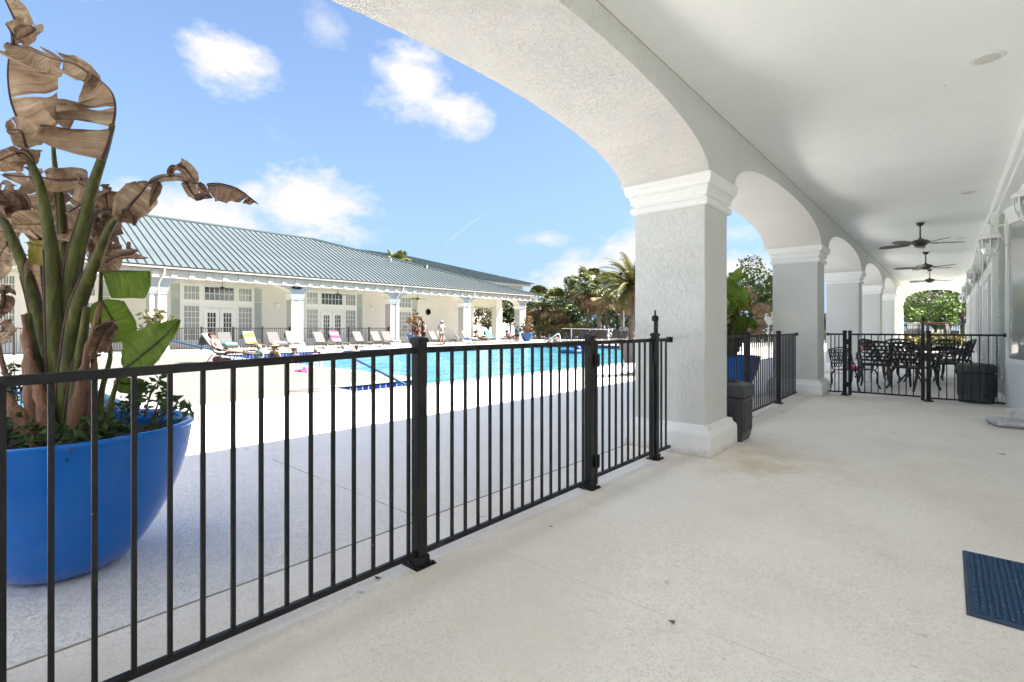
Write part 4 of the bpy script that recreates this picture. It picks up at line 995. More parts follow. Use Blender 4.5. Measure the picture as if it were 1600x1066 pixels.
# cast patio furniture
def patio_chair():
    t = thing('patio_chair', '', 'chair', (0, 0, 0)); I = M['black_iron']
    b = MB(); b.tube(bez([(-.24, -.22, .43), (.24, -.22, .43), (.26, .1, .44), (.2, .24, .43), (-.2, .24, .43), (-.26, .1, .44), (-.24, -.22, .43)], 24), .018, 6)
    for k in range(9): x = -.2 + k * .05; b.bar((x, -.22, .435), (x * .9, .24, .435), .024, .010)
    for k in range(4): y = -.16 + k * .1; b.bar((-.24, y, .438), (.24, y, .438), .022, .009)
    b.build('seat', I, t)
    def bp(x, z): return Vector((x, .22 + (z - .43) * .28 + .06 * (x / .26) ** 2 * -1, z))
    b = MB(); b.tube([bp(x, z) for x, z in ((-.22, .43), (-.25, .6), (-.27, .78), (-.26, .86), (-.15, .90), (0, .915), (.15, .90), (.26, .86), (.27, .78), (.25, .6), (.22, .43))], .020, 6)
    b.tube([bp(x, .52) for x in (-.23, 0, .23)], .011, 6)
    for r_ in range(5):
        for c_ in range(5):
            cx, cz = -.19 + c_ * .095 + (.047 if r_ % 2 else 0), .565 + r_ * .072
            if abs(cx) > .235: continue
            b.tube([bp(cx + .047 * math.cos(a), cz + .034 * math.sin(a)) for a in [j * math.pi / 4 for j in range(9)]], .0125, 5)
    b.build('backrest', I, t)
    for s in (-1, 1):
        b = MB(); b.tube(bez([(s * .25, -.2, .44), (s * .29, -.2, .55), (s * .30, -.14, .645), (s * .29, .08, .66), (s * .26, .28, .64)], 14), .020, 6); b.tube(bez([(s * .26, .05, .45), (s * .30, .0, .55), (s * .29, .06, .65)], 8), .009, 5); b.build('armrest', I, t)
        b = MB(); b.tube(bez([(s * .22, -.2, .43), (s * .255, -.25, .33), (s * .24, -.255, .16), (s * .27, -.31, .012)], 14), [.029 - .0008 * i for i in range(15)], 7); b.build('leg', I, t, smooth=180)
        b = MB(); b.tube(bez([(s * .2, .22, .43), (s * .235, .265, .32), (s * .22, .29, .16), (s * .25, .38, .012)], 14), [.029 - .0008 * i for i in range(15)], 7); b.build('leg', I, t, smooth=180)
    return t
ch = patio_chair()
cps = [(-1.28, 14.25, 0.15 + math.pi, 'black cast patio chair with its lattice back to the gate, front left of the table'),
       (-.55, 13.75, -.55 + math.pi, 'black patio chair partly behind the gate post, front right of the table'),
       (.02, 15.7, -1.75, 'black patio chair on the right side of the table, set sideways'),
       (-1.35, 16.0, 1.1, 'black patio chair against the columns on the left of the table'),
       (-.95, 16.9, .2, 'black patio chair behind the patio table facing the camera'),
       (-.2, 16.9, -.5, 'black patio chair at the far right corner of the patio table'),
       (.15, 17.6, -1.4, 'farthest black patio chair, near the right wall')]
for i, (x, y, rz, lab) in enumerate(cps):
    if i == 0: ch.location = (x, y, 0); ch.rotation_euler.z = rz; ch['label'] = lab; o = ch
    else: o = dup(ch, (x, y, 0), rz, lab)
    o['group'] = 'patio chairs round the table'; o.scale = (1.12,) * 3
t = thing('patio_table', 'round black cast patio table in the porch behind the gate', 'table', (-.62, 15.2, 0))
b = MB(); b.lathe([(.58, .70), (.60, .715), (.60, .735), (.58, .74), (.0001, .738)], 40); b.build('tabletop', M['black_iron'], t, smooth=40)
for k in range(4):
    a = k * math.pi / 2 + .6; q = Matrix.Rotation(a, 4, 'Z'); b = MB(); b.tube([q @ p for p in bez([(.30, 0, .70), (.22, 0, .5), (.12, 0, .3), (.34, 0, .01)], 12)], .02, 7); b.build('leg', M['black_iron'], t, smooth=180)
# bench in the left corner with something pink on it
t = thing('patio_bench', 'small black lattice bench against the second column with a pink item on the seat', 'bench', (-1.52, 13.0, 0), 1.25)
I = M['black_iron']; b = MB()
for k in range(8): b.bar((-.42, -.2 + k * .055, .43), (.42, -.2 + k * .055, .43), .03, .012)
b.build('seat', I, t)
b = MB(); b.tube([(-.44, .22, .43), (-.46, .30, .86), (0, .31, .90), (.46, .30, .86), (.44, .22, .43)], .014, 6)
for r_ in range(5):
    for c_ in range(9):
        cx, cz = -.38 + c_ * .095 + (.047 if r_ % 2 else 0), .52 + r_ * .075
        if abs(cx) < .42: b.tube([(cx + .047 * math.cos(a), .235 + (cz - .43) * .17, cz + .036 * math.sin(a)) for a in [j * math.pi / 4 for j in range(9)]], .009, 5)
b.build('backrest', I, t)
for sx in (-1, 1):
    b = MB(); b.tube(bez([(sx * .44, -.22, .43), (sx * .47, -.2, .6), (sx * .45, .2, .64)], 8), .013, 6); b.build('armrest', I, t)
    for sy in (-1, 1):
        b = MB(); b.tube(bez([(sx * .40, sy * .2, .43), (sx * .43, sy * .25, .32), (sx * .41, sy * .25, .15), (sx * .44, sy * .31, .012)], 12), .017, 7); b.build('leg', I, t, smooth=180)
b = MB(); b.ball((-1.56, 12.72, .49), .12, .09, .05); b.ball((-1.50, 12.80, .48), .07, .09, .045); b.build('clothing_bundle', M['hot_pink'], None, smooth=180); tag(bpy.data.objects['clothing_bundle'], 'crumpled hot pink cloth lying on the lattice bench', 'cloth')
t = thing('pedestal', 'slim white square pedestal beside the patio table', 'pedestal', (-1.52, 14.85, 0))
b = MB(); b.rect_rings(-.10, .10, -.10, .10, [(.03, 0), (.03, .05), (0, .07), (-.015, .72), (.02, .74), (.02, .78)]); b.build('pillar', M['trim'], t, bevel=.006)
t = thing('flower_pot', 'brown clay pot standing on the slim white pedestal', 'pot', (-1.52, 14.85, .78))
b = MB(); b.lathe([(.075, 0), (.10, .14), (.112, .14), (.112, .18), (.095, .18), (.085, .12), (.0001, .12)], 20); b.build('body', M['clay'], t, smooth=40)
# ------------------------------------------------------------------ the building across the pool
FXF, BZ = -31.0, .10                       # facade plane, ground level there
fb = thing('pavilion', 'long white pavilion with blue-grey metal roof and arcade across the pool', 'building', (-37, 15, BZ))
fy = [-14.8 + 7.4 * k for k in range(8)]   # pier centres -14.8 ... 37.0
fp = [(y - .42, y + .42) for y in fy]
mf = MB()
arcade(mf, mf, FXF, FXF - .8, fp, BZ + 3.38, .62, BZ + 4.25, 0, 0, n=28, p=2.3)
mf.build('arcade_wall', [M['far_arch_shade'], M['far_wall']], fb, world=True)
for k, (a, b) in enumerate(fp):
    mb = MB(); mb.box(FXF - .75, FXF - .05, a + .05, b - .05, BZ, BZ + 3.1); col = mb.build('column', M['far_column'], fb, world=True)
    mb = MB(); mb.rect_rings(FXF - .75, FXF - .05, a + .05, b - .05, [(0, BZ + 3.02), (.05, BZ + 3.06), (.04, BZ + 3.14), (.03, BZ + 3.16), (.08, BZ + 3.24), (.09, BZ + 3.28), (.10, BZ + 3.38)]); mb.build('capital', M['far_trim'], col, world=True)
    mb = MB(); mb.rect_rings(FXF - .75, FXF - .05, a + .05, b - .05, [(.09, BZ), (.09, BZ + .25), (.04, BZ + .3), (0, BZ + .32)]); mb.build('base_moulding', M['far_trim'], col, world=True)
WF = -34.3
mb = MB(); mb.box(-46, WF, -16, 33.6, BZ - .1, BZ + 4.6); mb.build('wall', M['far_wall'], fb, world=True)
mb = MB(); mb.box(WF + .01, FXF - .01, -16, 37.4, BZ + 4.05, BZ + 4.16); mb.build('porch_ceiling', M['far_wall'], fb, world=True)
# end wall arcade on the far side
mb = MB(); mb.box(-34.8, -34.1, 36.6, 37.4, BZ, BZ + 4.2); mb.build('column', M['far_trim'], fb, world=True)
mb = MB(); mb.box(-46, -34.3, 33.6, 37.4, BZ + 3.3, BZ + 4.25); mb.build('end_beam', M['far_wall'], fb, world=True)
# eaves: soffit, bracket course, gutter, roof
EXF = FXF + .72; EZF = BZ + 4.30; RZ = BZ + 8.28; RX = -38.0
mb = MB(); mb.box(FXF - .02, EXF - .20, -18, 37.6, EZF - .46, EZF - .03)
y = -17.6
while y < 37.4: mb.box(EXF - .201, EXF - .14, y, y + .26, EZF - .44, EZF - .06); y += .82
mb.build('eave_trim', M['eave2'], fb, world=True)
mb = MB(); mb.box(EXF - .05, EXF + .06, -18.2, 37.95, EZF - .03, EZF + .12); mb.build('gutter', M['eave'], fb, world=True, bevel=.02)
YEnd, YR = 38.1, 19.2
ra, rb, rc, rd = Vector((EXF + .1, -19, EZF + .14)), Vector((EXF + .1, YEnd, EZF + .14)), Vector((2 * RX - EXF, YEnd, EZF + .14)), Vector((2 * RX - EXF, -19, EZF + .14))
r1, r2_ = Vector((RX, -14, RZ)), Vector((RX, YR, RZ))
mb = MB(); mb.add([ra, rb, rc, rd, r1, r2_], [(0, 1, 5, 4), (1, 2, 5), (2, 3, 4, 5), (3, 0, 4), (3, 2, 1, 0)])
roof = mb.build('roof', M['roof'], fb, world=True)
mb = MB(); y = -18.8
while y < YEnd - .1:
    top = (RX, y, RZ)
    if y > YR: f_ = (YEnd - y) / (YEnd - YR); top = (ra.x + (RX - ra.x) * f_, y, ra.z + (RZ - ra.z) * f_)
    mb.bar(Vector((ra.x, y, ra.z + .035)), Vector(top) + Vector((0, 0, .035)), .032, .06); y += .37
mb.bar(r1 + Vector((0, 0, .05)), r2_ + Vector((0, 0, .05)), .22, .10); mb.bar(r2_ + Vector((0, 0, .05)), rb + Vector((0, 0, .05)), .22, .10)
mb.build('roof_seam', M['roof_seam'], roof, world=True)
for (y, f_) in ((24.5, .60), (27.8, .52)):
    mb = MB(); xx_ = ra.x + (RX - ra.x) * f_; zz_ = ra.z + (RZ - ra.z) * f_; mb.lathe([(.07, -.1), (.07, .22), (.09, .23), (.09, .27), (.0001, .28)], 12, (xx_, y, zz_)); mb.build('roof_vent', M['far_column'], roof, world=True)
# downpipes
for y in (7.4, 22.35, 29.7, 37.3):
    mb = MB(); mb.tube([(EXF, y + .1, EZF), (EXF - .1, y + .1, EZF - .25), (FXF + .05, y, EZF - .75), (FXF + .05, y, BZ + .1)], .05, 8); mb.build('downpipe', M['far_trim'], fb, world=True, smooth=60)
# window and door units on the back wall
def fwin(y0, y1, z0, z1, nx, nz, glass, par=None, name='window', x=WF, fr=.06):
    m_ = MB()
    m_.box(x, x + .07, y0 - fr, y0, z0 - fr, z1 + fr); m_.box(x, x + .07, y1, y1 + fr, z0 - fr, z1 + fr); m_.box(x, x + .07, y0, y1, z0 - fr, z0); m_.box(x, x + .07, y0, y1, z1, z1 + fr)
    for i in range(1, nx): yy = y0 + (y1 - y0) * i / nx; m_.box(x + .01, x + .05, yy - .014, yy + .014, z0, z1)
    for i in range(1, nz): zz = z0 + (z1 - z0) * i / nz; m_.box(x + .012, x + .052, y0, y1, zz - .014, zz + .014)
    o = m_.build(name, M['far_trim'], par or fb, world=True)
    g = MB(); g.quad((x + .02, y0, z0), (x + .02, y1, z0), (x + .02, y1, z1), (x + .02, y0, z1)); g.build('pane', glass, o, world=True)
    return o
def fdoor(yc, z0=BZ):
    for s in (-1, 1):
        a, b = sorted((yc + s * .02, yc + s * .88))
        m_ = MB(); x = WF
        m_.box(x, x + .09, a, a + .2, z0, z0 + 2.4); m_.box(x, x + .09, b - .2, b, z0, z0 + 2.4); m_.box(x, x + .09, a + .2, b - .2, z0, z0 + .35); m_.box(x, x + .09, a + .2, b - .2, z0 + 2.15, z0 + 2.4)
        for i in range(1, 3): yy = a + .2 + (b - a - .4) * i / 3; m_.box(x + .02, x + .07, yy - .014, yy + .014, z0 + .35, z0 + 2.15)
        for i in range(1, 6): zz = z0 + .35 + 1.8 * i / 6; m_.box(x + .022, x + .072, a + .2, b - .2, zz - .014, zz + .014)
        d = m_.build('door', M['far_trim'], fb, world=True)
        g = MB(); g.quad((x + .03, a + .2, z0 + .35), (x + .03, b - .2, z0 + .35), (x + .03, b - .2, z0 + 2.15), (x + .03, a + .2, z0 + 2.15)); g.build('pane', M['glass_dark'], d, world=True)
        g = MB(); hy = yc + s * .10; g.box(x + .09, x + .13, hy - .015, hy + .015, z0 + .95, z0 + 1.15); g.build('handle', M['bronze'], d, world=True)
GC = M['glass_curtain']
for yc in (-11.1, -3.7, 3.4, 11.35, 18.9):
    z = BZ
    mb = MB(); mb.box(WF, WF + .045, yc - 2.1, yc + 2.1, z, z + 3.95); mb.build('window_surround', M['far_trim'], fb, world=True)
    WFX = WF; 
    for s in (-1, 1):
        a, b = sorted((yc + s * 1.12, yc + s * 1.92))
        fwin(a, b, z + .5, z + 2.55, 4, 6, GC, x=WF + .045); fwin(a, b, z + 2.95, z + 3.75, 4, 2, GC, x=WF + .045)
        a, b = sorted((yc + s * 2.12, yc + s * 2.55)); m_ = MB(); m_.box(WF, WF + .06, a, b, z + .5, z + 2.9); m_.box(WF, WF + .055, a, b, z + 2.96, z + 3.8)
        for k in range(40): m_.box(WF + .06, WF + .075, a + .05, b - .05, z + .56 + k * .058, z + .59 + k * .058)
        m_.build('shutter', M['shutter'], fb, world=True)
    fwin(yc - .82, yc + .82, z + 2.95, z + 3.75, 6, 2, M['glass_dark'], x=WF + .045)
    old = WF; WF = WF + .046; fdoor(yc, z + .01); WF = old
for (a, b) in ((24.9, 26.1),):
    fwin(a, b, BZ + .5, BZ + 2.55, 4, 6, GC); fwin(a, b, BZ + 2.95, BZ + 3.75, 4, 2, GC)
    m_ = MB(); m_.box(WF, WF + .06, 26.3, 26.8, BZ + .5, BZ + 3.8); m_.build('shutter', M['shutter'], fb, world=True)
# the wing behind, higher roof
wg = thing('rear_wing', 'taller hip-roofed wing behind the far end of the pavilion', 'building', (-70, 54, BZ))
def S5(x, y, z): return (x * 1.5, y * 1.5, H + (z - H) * 1.5)
mb = MB(); mb.box(-57 * 1.5, -37.9 * 1.5, 33, 45.2 * 1.5, BZ, 9.0); mb.build('wall', M['far_wall'], wg, world=True)
mb = MB(); mb.box(-57.5 * 1.5, -37.2 * 1.5, 31.5, 45.9 * 1.5, 8.65, 9.08); mb.build('eave_trim', M['far_trim'], wg, world=True)
e = [Vector(S5(*p)) for p in ((-36.9, 20, 6.52), (-36.9, 46.2, 6.52), (-58, 46.2, 6.52), (-58, 20, 6.52), (-47, 28, 9.65), (-47, 34.6, 9.65))]
mb = MB(); mb.add(e, [(0, 1, 5, 4), (1, 2, 5), (2, 3, 4, 5), (3, 0, 4), (3, 2, 1, 0)]); wr = mb.build('roof', M['roof'], wg, world=True)
mb = MB(); y = 20.5
while y < 46:
    f_ = 1 if 28 < y < 34.6 else ((46.2 - y) / 11.6 if y >= 34.6 else (y - 20) / 8)
    mb.bar(Vector(S5(-36.9, y, 6.555)), Vector(S5(-36.9 + (-47 + 36.9) * f_, y, 6.555 + 3.13 * f_)), .06, .09); y += .31
mb.bar(e[5] + Vector((0, 0, .05)), e[1] + Vector((0, 0, .05)), .2, .1); mb.build('roof_seam', M['roof_seam'], wr, world=True)
# small things on the facade
for i, y in enumerate((11.0, 18.5, 25.6)):
    o = dup(fan0, (-32.7, y, BZ + 4.05), .3 * i, ['dark ceiling fan in the left visible arch of the pavilion', 'dark ceiling fan in the middle arch of the pavilion across the pool', 'dark ceiling fan in the right arch of the pavilion, left of the clock'][i], 'ceiling fans in the pavilion')
def far_lantern(y, lab):
    t = thing('wall_lantern', lab, 'lantern', (WF + .25, y, BZ + 2.75), 0, 'lanterns on the pavilion wall')
    b = MB(); b.box(-.25, -.22, -.06, .06, -.1, .3); b.tube([(-.22, 0, .2), (-.1, 0, .25), (0, 0, .2)], .015, 6); b.build('arm', M['far_trim'], t)
    b = MB(); b.lathe([(.02, .2), (.05, .17), (.13, .08), (.13, .05), (.11, .05), (.08, -.18), (.03, -.22)], 8); b.build('hood', M['far_trim'], t)
for y, lab in ((14.9, 'white wall lantern inside the left visible arch of the pavilion'), (22.2, 'white wall lantern inside the middle arch of the pavilion'), (31.3, 'white wall lantern on the pavilion wall right of the clock')): far_lantern(y, lab)
t = thing('wall_clock', 'round dark-rimmed wall clock on the pavilion back wall', 'clock', (WF + .01, 28.0, BZ + 2.62))
Mx = Matrix.Rotation(R(90), 4, 'Y')
b = MB(); b.lathe([(.27, 0), (.27, .05), (.23, .06), (.20, .04), (.20, .0)], 32, M=Mx); b.build('rim', M['bronze'], t, smooth=40)
b = MB(); b.lathe([(.0001, .025), (.20, .025)], 32, M=Mx); b.build('face', M['white_metal'], t)
b = MB(); b.bar((.035, 0, 0), (.035, .08, .06), .015, .01); b.bar((.036, 0, 0), (.036, -.03, .14), .012, .01)
for k in range(12): a = k * math.pi / 6; b.bar((.03, .16 * math.cos(a), .16 * math.sin(a)), (.03, .185 * math.cos(a), .185 * math.sin(a)), .012, .01)
b.build('hand', M['black_cloth'], t)
t = thing('floodlight', 'twin black floodlight on the wall above the column between two arches', 'floodlight', (FXF + .05, 14.7, BZ + 3.72))
b = MB(); b.box(-.05, .02, -.08, .08, -.06, .06); b.build('bracket', M['black'], t)
for s in (-1, 1):
    b = MB(); b.lathe([(.04, 0), (.06, .03), (.11, .2), (.11, .22)], 12, M=Matrix.Translation((0, s * .06, 0)) @ Matrix.Rotation(s * R(-70), 4, 'X') @ Matrix.Rotation(R(20), 4, 'Y')); b.build('lamp', M['black'], t)
mb = MB(); mb.box(WF + .002, WF + .03, 32.0, 33.0, BZ + 1.3, BZ + 2.6); tag(mb.build('notice_board', M['panel_pink']), 'pale pinkish notice panel on the end of the pavilion wall', 'sign')
# fences in the arches across the pool
def plain_fence(name, label, pts, h, group, spacing=.115, post=1.85, world=True):
    a0 = Vector(pts[0]); t = thing(name, label, 'fence', a0, 0, group); b = MB(); ps = []
    for p, q in zip(pts, pts[1:]):
        p, q = Vector(p), Vector(q); L = (q - p).length; d = (q - p) / L
        b.bar(p + Vector((0, 0, h - .03)), q + Vector((0, 0, h - .03)), .035, .04); b.bar(p + Vector((0, 0, .10)), q + Vector((0, 0, .10)), .03, .035)
        n_ = int(L / spacing)
        for i in range(n_ + 1): c = p + d * (L * i / n_); b.bar(c + Vector((0, 0, .1)), c + Vector((0, 0, h - .05)), .02, .02, up=d)
        k_ = max(1, round(L / post))
        for i in range(k_ + 1): ps.append(p + d * (L * i / k_))
    b.build('picket_panel', M['black'], t, world=True)
    for c in ps:
        b = MB(); b.box(c.x - .04, c.x + .04, c.y - .04, c.y + .04, c.z, c.z + h + .06); b.build('post', M['black'], t, world=True)
    return t
for i, (a, b) in enumerate(zip(fp[:6], fp[1:6])):
    if i < 2: continue
    lab = {2: 'black picket fence in the pavilion arch behind the near planter', 3: 'black picket fence in the pavilion arch with the sunbather in front', 4: 'black picket fence in the pavilion arch behind the pink towel lounger'}.get(i, 'black picket fence in a pavilion arch')
    plain_fence('metal_fence', lab, [(FXF - .25, a[1], BZ), (FXF - .25, b[0], BZ)], 1.24, 'fences in the pavilion arches')
plain_fence('metal_fence', 'black picket fence along the far end of the pool deck with hedges behind', [(-34.5, 41.5, .05), (-20, 46.5, .05), (-4.0, 46.5, .05)], 1.35, 'far boundary fences', .13, 2.4)
plain_fence('metal_fence', 'black picket fence beyond the open end of the porch', [(-4, 46.4, 0), (9, 46.4, 0)], 1.55, 'far boundary fences', .13, 2.4)

# ------------------------------------------------------------------ far planters and their dry plants
def far_pot(loc, lab, plab, mat, seed, hh):
    t = dup(pl, loc, seed, lab); 
    for c in kids_of(t):
        if c.name.startswith('pot'): c.data = far_pot_me
    q = thing('potted_plant', plab, 'plant', (loc[0], loc[1], loc[2] + .68)); r2 = random.Random(seed); st_ = MB(); lf = MB()
    for k in range(26):
        a = r2.uniform(0, 6.28); s = r2.uniform(.05, .75); h = r2.uniform(.3, hh)
        tp = Vector((s * math.cos(a), s * math.sin(a), h)); b0 = Vector((.1 * math.cos(a), .1 * math.sin(a), 0))
        st_.tube(bez([b0, b0.lerp(tp, .5) + Vector((0, 0, .08)), tp], 4), [.03, .028, .024, .02, .015], 5)
        for j in range(5):
            d = Vector((r2.gauss(0, 1), r2.gauss(0, 1), r2.gauss(.2, .7))).normalized(); sd_ = d.orthogonal().normalized(); l = r2.uniform(.2, .45)
            p0 = tp - Vector((0, 0, r2.uniform(0, .3))); lf.add([p0, p0 + d * l * .5 + sd_ * .09, p0 + d * l - Vector((0, 0, .08)), p0 + d * l * .5 - sd_ * .09, p0 + d * l * .5 + Vector((0, 0, .03))], [(0, 4, 1), (4, 2, 1), (0, 3, 4), (4, 3, 2)])
    st_.build('stem', M['sheath'] if mat != 'far_plant_pale' else M['stalk'], q); lf.build('foliage', M[mat], q)
fpo = MB(); fpo.lathe(POT, 40); tmp = fpo.build('pot', M['far_glaze'], None, smooth=50); far_pot_me = tmp.data; bpy.data.objects.remove(tmp)
far_pot((-29.6, 7.0, .1), 'blue planter in front of the pavilion behind the near banana leaf', 'pale yellow plant in the blue planter behind the near banana leaf', 'far_plant_pale', 1, 1.5)
far_pot((-29.6, 22.9, .1), 'blue planter holding an orange dried plant in front of the pavilion', 'orange dried plant in the middle far blue planter', 'far_plant', 2, 1.9)
far_pot((-29.2, 35.4, .1), 'blue planter at the far corner of the pavilion beside the standing boy', 'sparse dry plant in the blue planter at the pavilion corner', 'far_plant', 3, 1.7)

# ------------------------------------------------------------------ sun loungers
def lounger(sl, frm):
    t = thing('sun_lounger', '', 'sun lounger', (0, 0, 0))
    # head at x = 0, foot at x = 1.95
    b = MB(); w_ = .30; pts = [(.62, .36), (.95, .34), (1.3, .36), (1.6, .35), (1.95, .30)]
    for i in range(len(pts) - 1):
        (x0, z0), (x1, z1) = pts[i], pts[i + 1]; b.quad((x0, -w_, z0), (x1, -w_, z1), (x1, w_, z1), (x0, w_, z0)); b.quad((x0, -w_, z0 - .02), (x0, w_, z0 - .02), (x1, w_, z1 - .02), (x1, -w_, z1 - .02))
        for s in (-1, 1): b.bar((x0, s * w_, z0 - .01), (x1, s * w_, z1 - .01), .03, .04)
    b.build('seat', sl, t)
    b = MB(); b.add([Vector(p) for p in ((.62, -w_, .37), (.62, w_, .37), (.16, w_, 1.0), (.16, -w_, 1.0), (.60, -w_, .355), (.60, w_, .355), (.14, w_, .985), (.14, -w_, .985))], [(0, 1, 2, 3), (7, 6, 5, 4), (0, 3, 7, 4), (1, 5, 6, 2), (3, 2, 6, 7)])
    for s in (-1, 1): b.bar((.62, s * w_, .36), (.15, s * w_, 1.0), .03, .03)
    b.build('backrest', M['sling_grey'] if sl is not M['sling_grey'] else sl, t)
    for (x, z, dx) in ((.55, .34, -.22), (.75, .34, .12), (1.35, .34, -.1), (1.65, .33, .16)):
        b = MB()
        for s in (-1, 1): b.tube([(x, s * .29, z), (x + dx, s * .31, .015)], .016, 6)
        b.tube([(x + dx, -.31, .015), (x + dx, .31, .015)], .016, 6); b.build('leg', frm, t)
    return t
lg = lounger(M['sling'], M['lounge_frame'])
lg_used = False
def put_lounger(x, y, rz, lab, z=.1, group='sun loungers round the pool'):
    global lg_used
    if not lg_used: lg_used = True; o = lg; o.location = (x, y, z); o.rotation_euler.z = rz; o['label'] = lab; o['group'] = group
    else: o = dup(lg, (x, y, z), rz, lab, group)
    return o
def towel_back(x, y, rz, mat, lab, z=.1, seat=False):
    b = MB(); Mx = Matrix.Translation((x, y, z)) @ Matrix.Rotation(rz, 4, 'Z'); n_ = 10; vs = []
    prof = [(.02, .62), (.07, .8), (.115, 1.02), (.15, 1.03), (.20, .985), (.33, .80), (.46, .62), (.60, .43), (.72, .385), (.95, .37)] if not seat else [(.70, .40), (.9, .43), (1.1, .42), (1.3, .42), (1.5, .39), (1.58, .3)]
    r2 = random.Random(int(x * 10 + y * 100))
    for i, (px, pz) in enumerate(prof):
        for j in range(n_ + 1):
            q = -1 + 2 * j / n_; vs.append(Mx @ Vector((px + r2.uniform(-.01, .01), q * .315, pz - (.10 * max(0, abs(q) - .9) * 10 if i > 1 else 0) + r2.uniform(0, .018 if not seat else .06))))
    b.add(vs, [(i * (n_ + 1) + j, i * (n_ + 1) + j + 1, (i + 1) * (n_ + 1) + j + 1, (i + 1) * (n_ + 1) + j) for i in range(len(prof) - 1) for j in range(n_)])
    o = b.build('towel', M[mat], None, smooth=180); sm = o.modifiers.new('thick', 'SOLIDIFY'); sm.thickness = .012; tag(o, lab, 'towel'); return o
LX = -29.4
row = [(348, 'grey lounger right behind the sunbather'), (385, 'lounger draped with a yellow and blue towel'), (423, 'empty grey lounger right of the yellow towel'), (452, 'lounger with a white towel over its back, left of the bright column'),
       (493, 'empty lounger just right of the bright column'), (519, 'lounger carrying a pink and blue towel'), (554, 'empty grey lounger right of the pink towel'), (582, 'first of two empty grey loungers left of the orange plant'), (600, 'second of two empty grey loungers left of the orange plant'),
       (671, 'lounger behind the two people standing right of the orange plant'), (684, 'lounger with a black item on its back behind the standing woman'), (722, 'grey lounger right of the woman in white'), (741, 'lounger carrying a reclining person with a white hat'), (759, 'lounger with a teal towel at the pavilion end'), (776, 'grey lounger between the teal towel and the person in pink'), (789, 'lounger carrying a person in pink')]
pos = {}
for i, (u, lab) in enumerate(row):
    yy = YX(u, LX); rz = (-.06, .04, .0, -.1, .06)[i % 5]; put_lounger(LX, yy, rz, lab); pos[u] = (LX, yy, rz)
for u, mt_n, lab in ((385, 't_yellow', 'yellow and pale blue towel over a lounger back'), (452, 't_white', 'white towel with faint pattern over a lounger back'), (519, 't_pink', 'pink and blue striped towel over a lounger back'), (759, 't_teal', 'teal towel over a lounger back near the far end')):
    towel_back(*pos[u], mt_n, lab)
towel_back(*pos[348], 't_white' if False else 't_teal', 'pale teal towel heaped on the seat of the lounger behind the sunbather', seat=True)
towel_back(*pos[423], 't_lilac', 'lilac towel lying on the seat of an empty lounger', seat=True)
towel_back(*pos[722], 't_pink' if False else 't_white', 'white towel on the seat right of the woman in white', seat=True)
pl_ = (-27.9, YX(706, -27.9), .5); put_lounger(*pl_, 'flat lounger covered by a blue and white towel next to the woman in white'); towel_back(*pl_, 't_blue', 'blue and white towel spread on a lounger near the woman in white', seat=True)
SB = (-24.6, 7.0, .78 + .0)
# dark loungers beyond the far end of the pool, backs to the fence
for i, u in enumerate((876, 898, 912, 930, 946, 962, 980)):
    q = ray(u, 500); k = (39.3 + (i % 2) * .5) / q.y; labs = ['dark lounger left of the others beyond the far end of the pool', 'second dark lounger from the left beyond the pool end', 'third dark lounger beyond the pool end', 'dark lounger left of the white life ring', 'dark lounger behind the white life ring', 'dark lounger right of the white life ring', 'dark lounger beside the nearest column, beyond the pool']
    o = put_lounger(q.x * k, 39.3 + (i % 2) * .5, R(-90) + (i % 3 - 1) * .15, labs[i], .06, 'dark loungers beyond the pool end')
q = G(1003, 600); put_lounger(-6.6, 12.2, 1.6, 'lounger half hidden behind the gate and nearest column in the shade', 0.0)

# ------------------------------------------------------------------ people
def skinmesh(joints, edges, rad, sub=2):
    names = list(joints); me = bpy.data.meshes.new('sk'); me.from_pydata([tuple(joints[n_]) for n_ in names], [(names.index(a), names.index(b)) for a, b in edges], [])
    o = bpy.data.objects.new('sk', me); C.objects.link(o)
    s = o.modifiers.new('s', 'SKIN'); s.use_smooth_shade = True
    for i, n_ in enumerate(names):
        r = rad[n_]; r = r if isinstance(r, tuple) else (r, r); me.skin_vertices[0].data[i].radius = r; me.skin_vertices[0].data[i].use_root = (i == 0)
    ss = o.modifiers.new('u', 'SUBSURF'); ss.levels = sub; ss.render_levels = sub
    dg = bpy.context.evaluated_depsgraph_get(); m2 = bpy.data.meshes.new_from_object(o.evaluated_get(dg)); bpy.data.objects.remove(o)
    vs = [v.co.copy() for v in m2.vertices]; fs = [tuple(p.vertices) for p in m2.polygons]; return vs, fs
RAD = dict(pelvis=(.14, .11), waist=(.125, .095), chest=(.155, .11), neck0=.07, neck=.055, head=.082, top=.085, shL=.066, shR=.066, elL=.045, elR=.045, wrL=.031, wrR=.031, haL=.034, haR=.034,
           hiL=.095, hiR=.095, knL=.062, knR=.062, anL=.042, anR=.042, toL=.034, toR=.034)
EDG = [('pelvis', 'waist'), ('waist', 'chest'), ('chest', 'neck0'), ('neck0', 'neck'), ('neck', 'head'), ('head', 'top'), ('chest', 'shL'), ('chest', 'shR'), ('shL', 'elL'), ('elL', 'wrL'), ('wrL', 'haL'), ('shR', 'elR'), ('elR', 'wrR'), ('wrR', 'haR'),
       ('pelvis', 'hiL'), ('pelvis', 'hiR'), ('hiL', 'knL'), ('knL', 'anL'), ('anL', 'toL'), ('hiR', 'knR'), ('knR', 'anR'), ('anR', 'toR')]
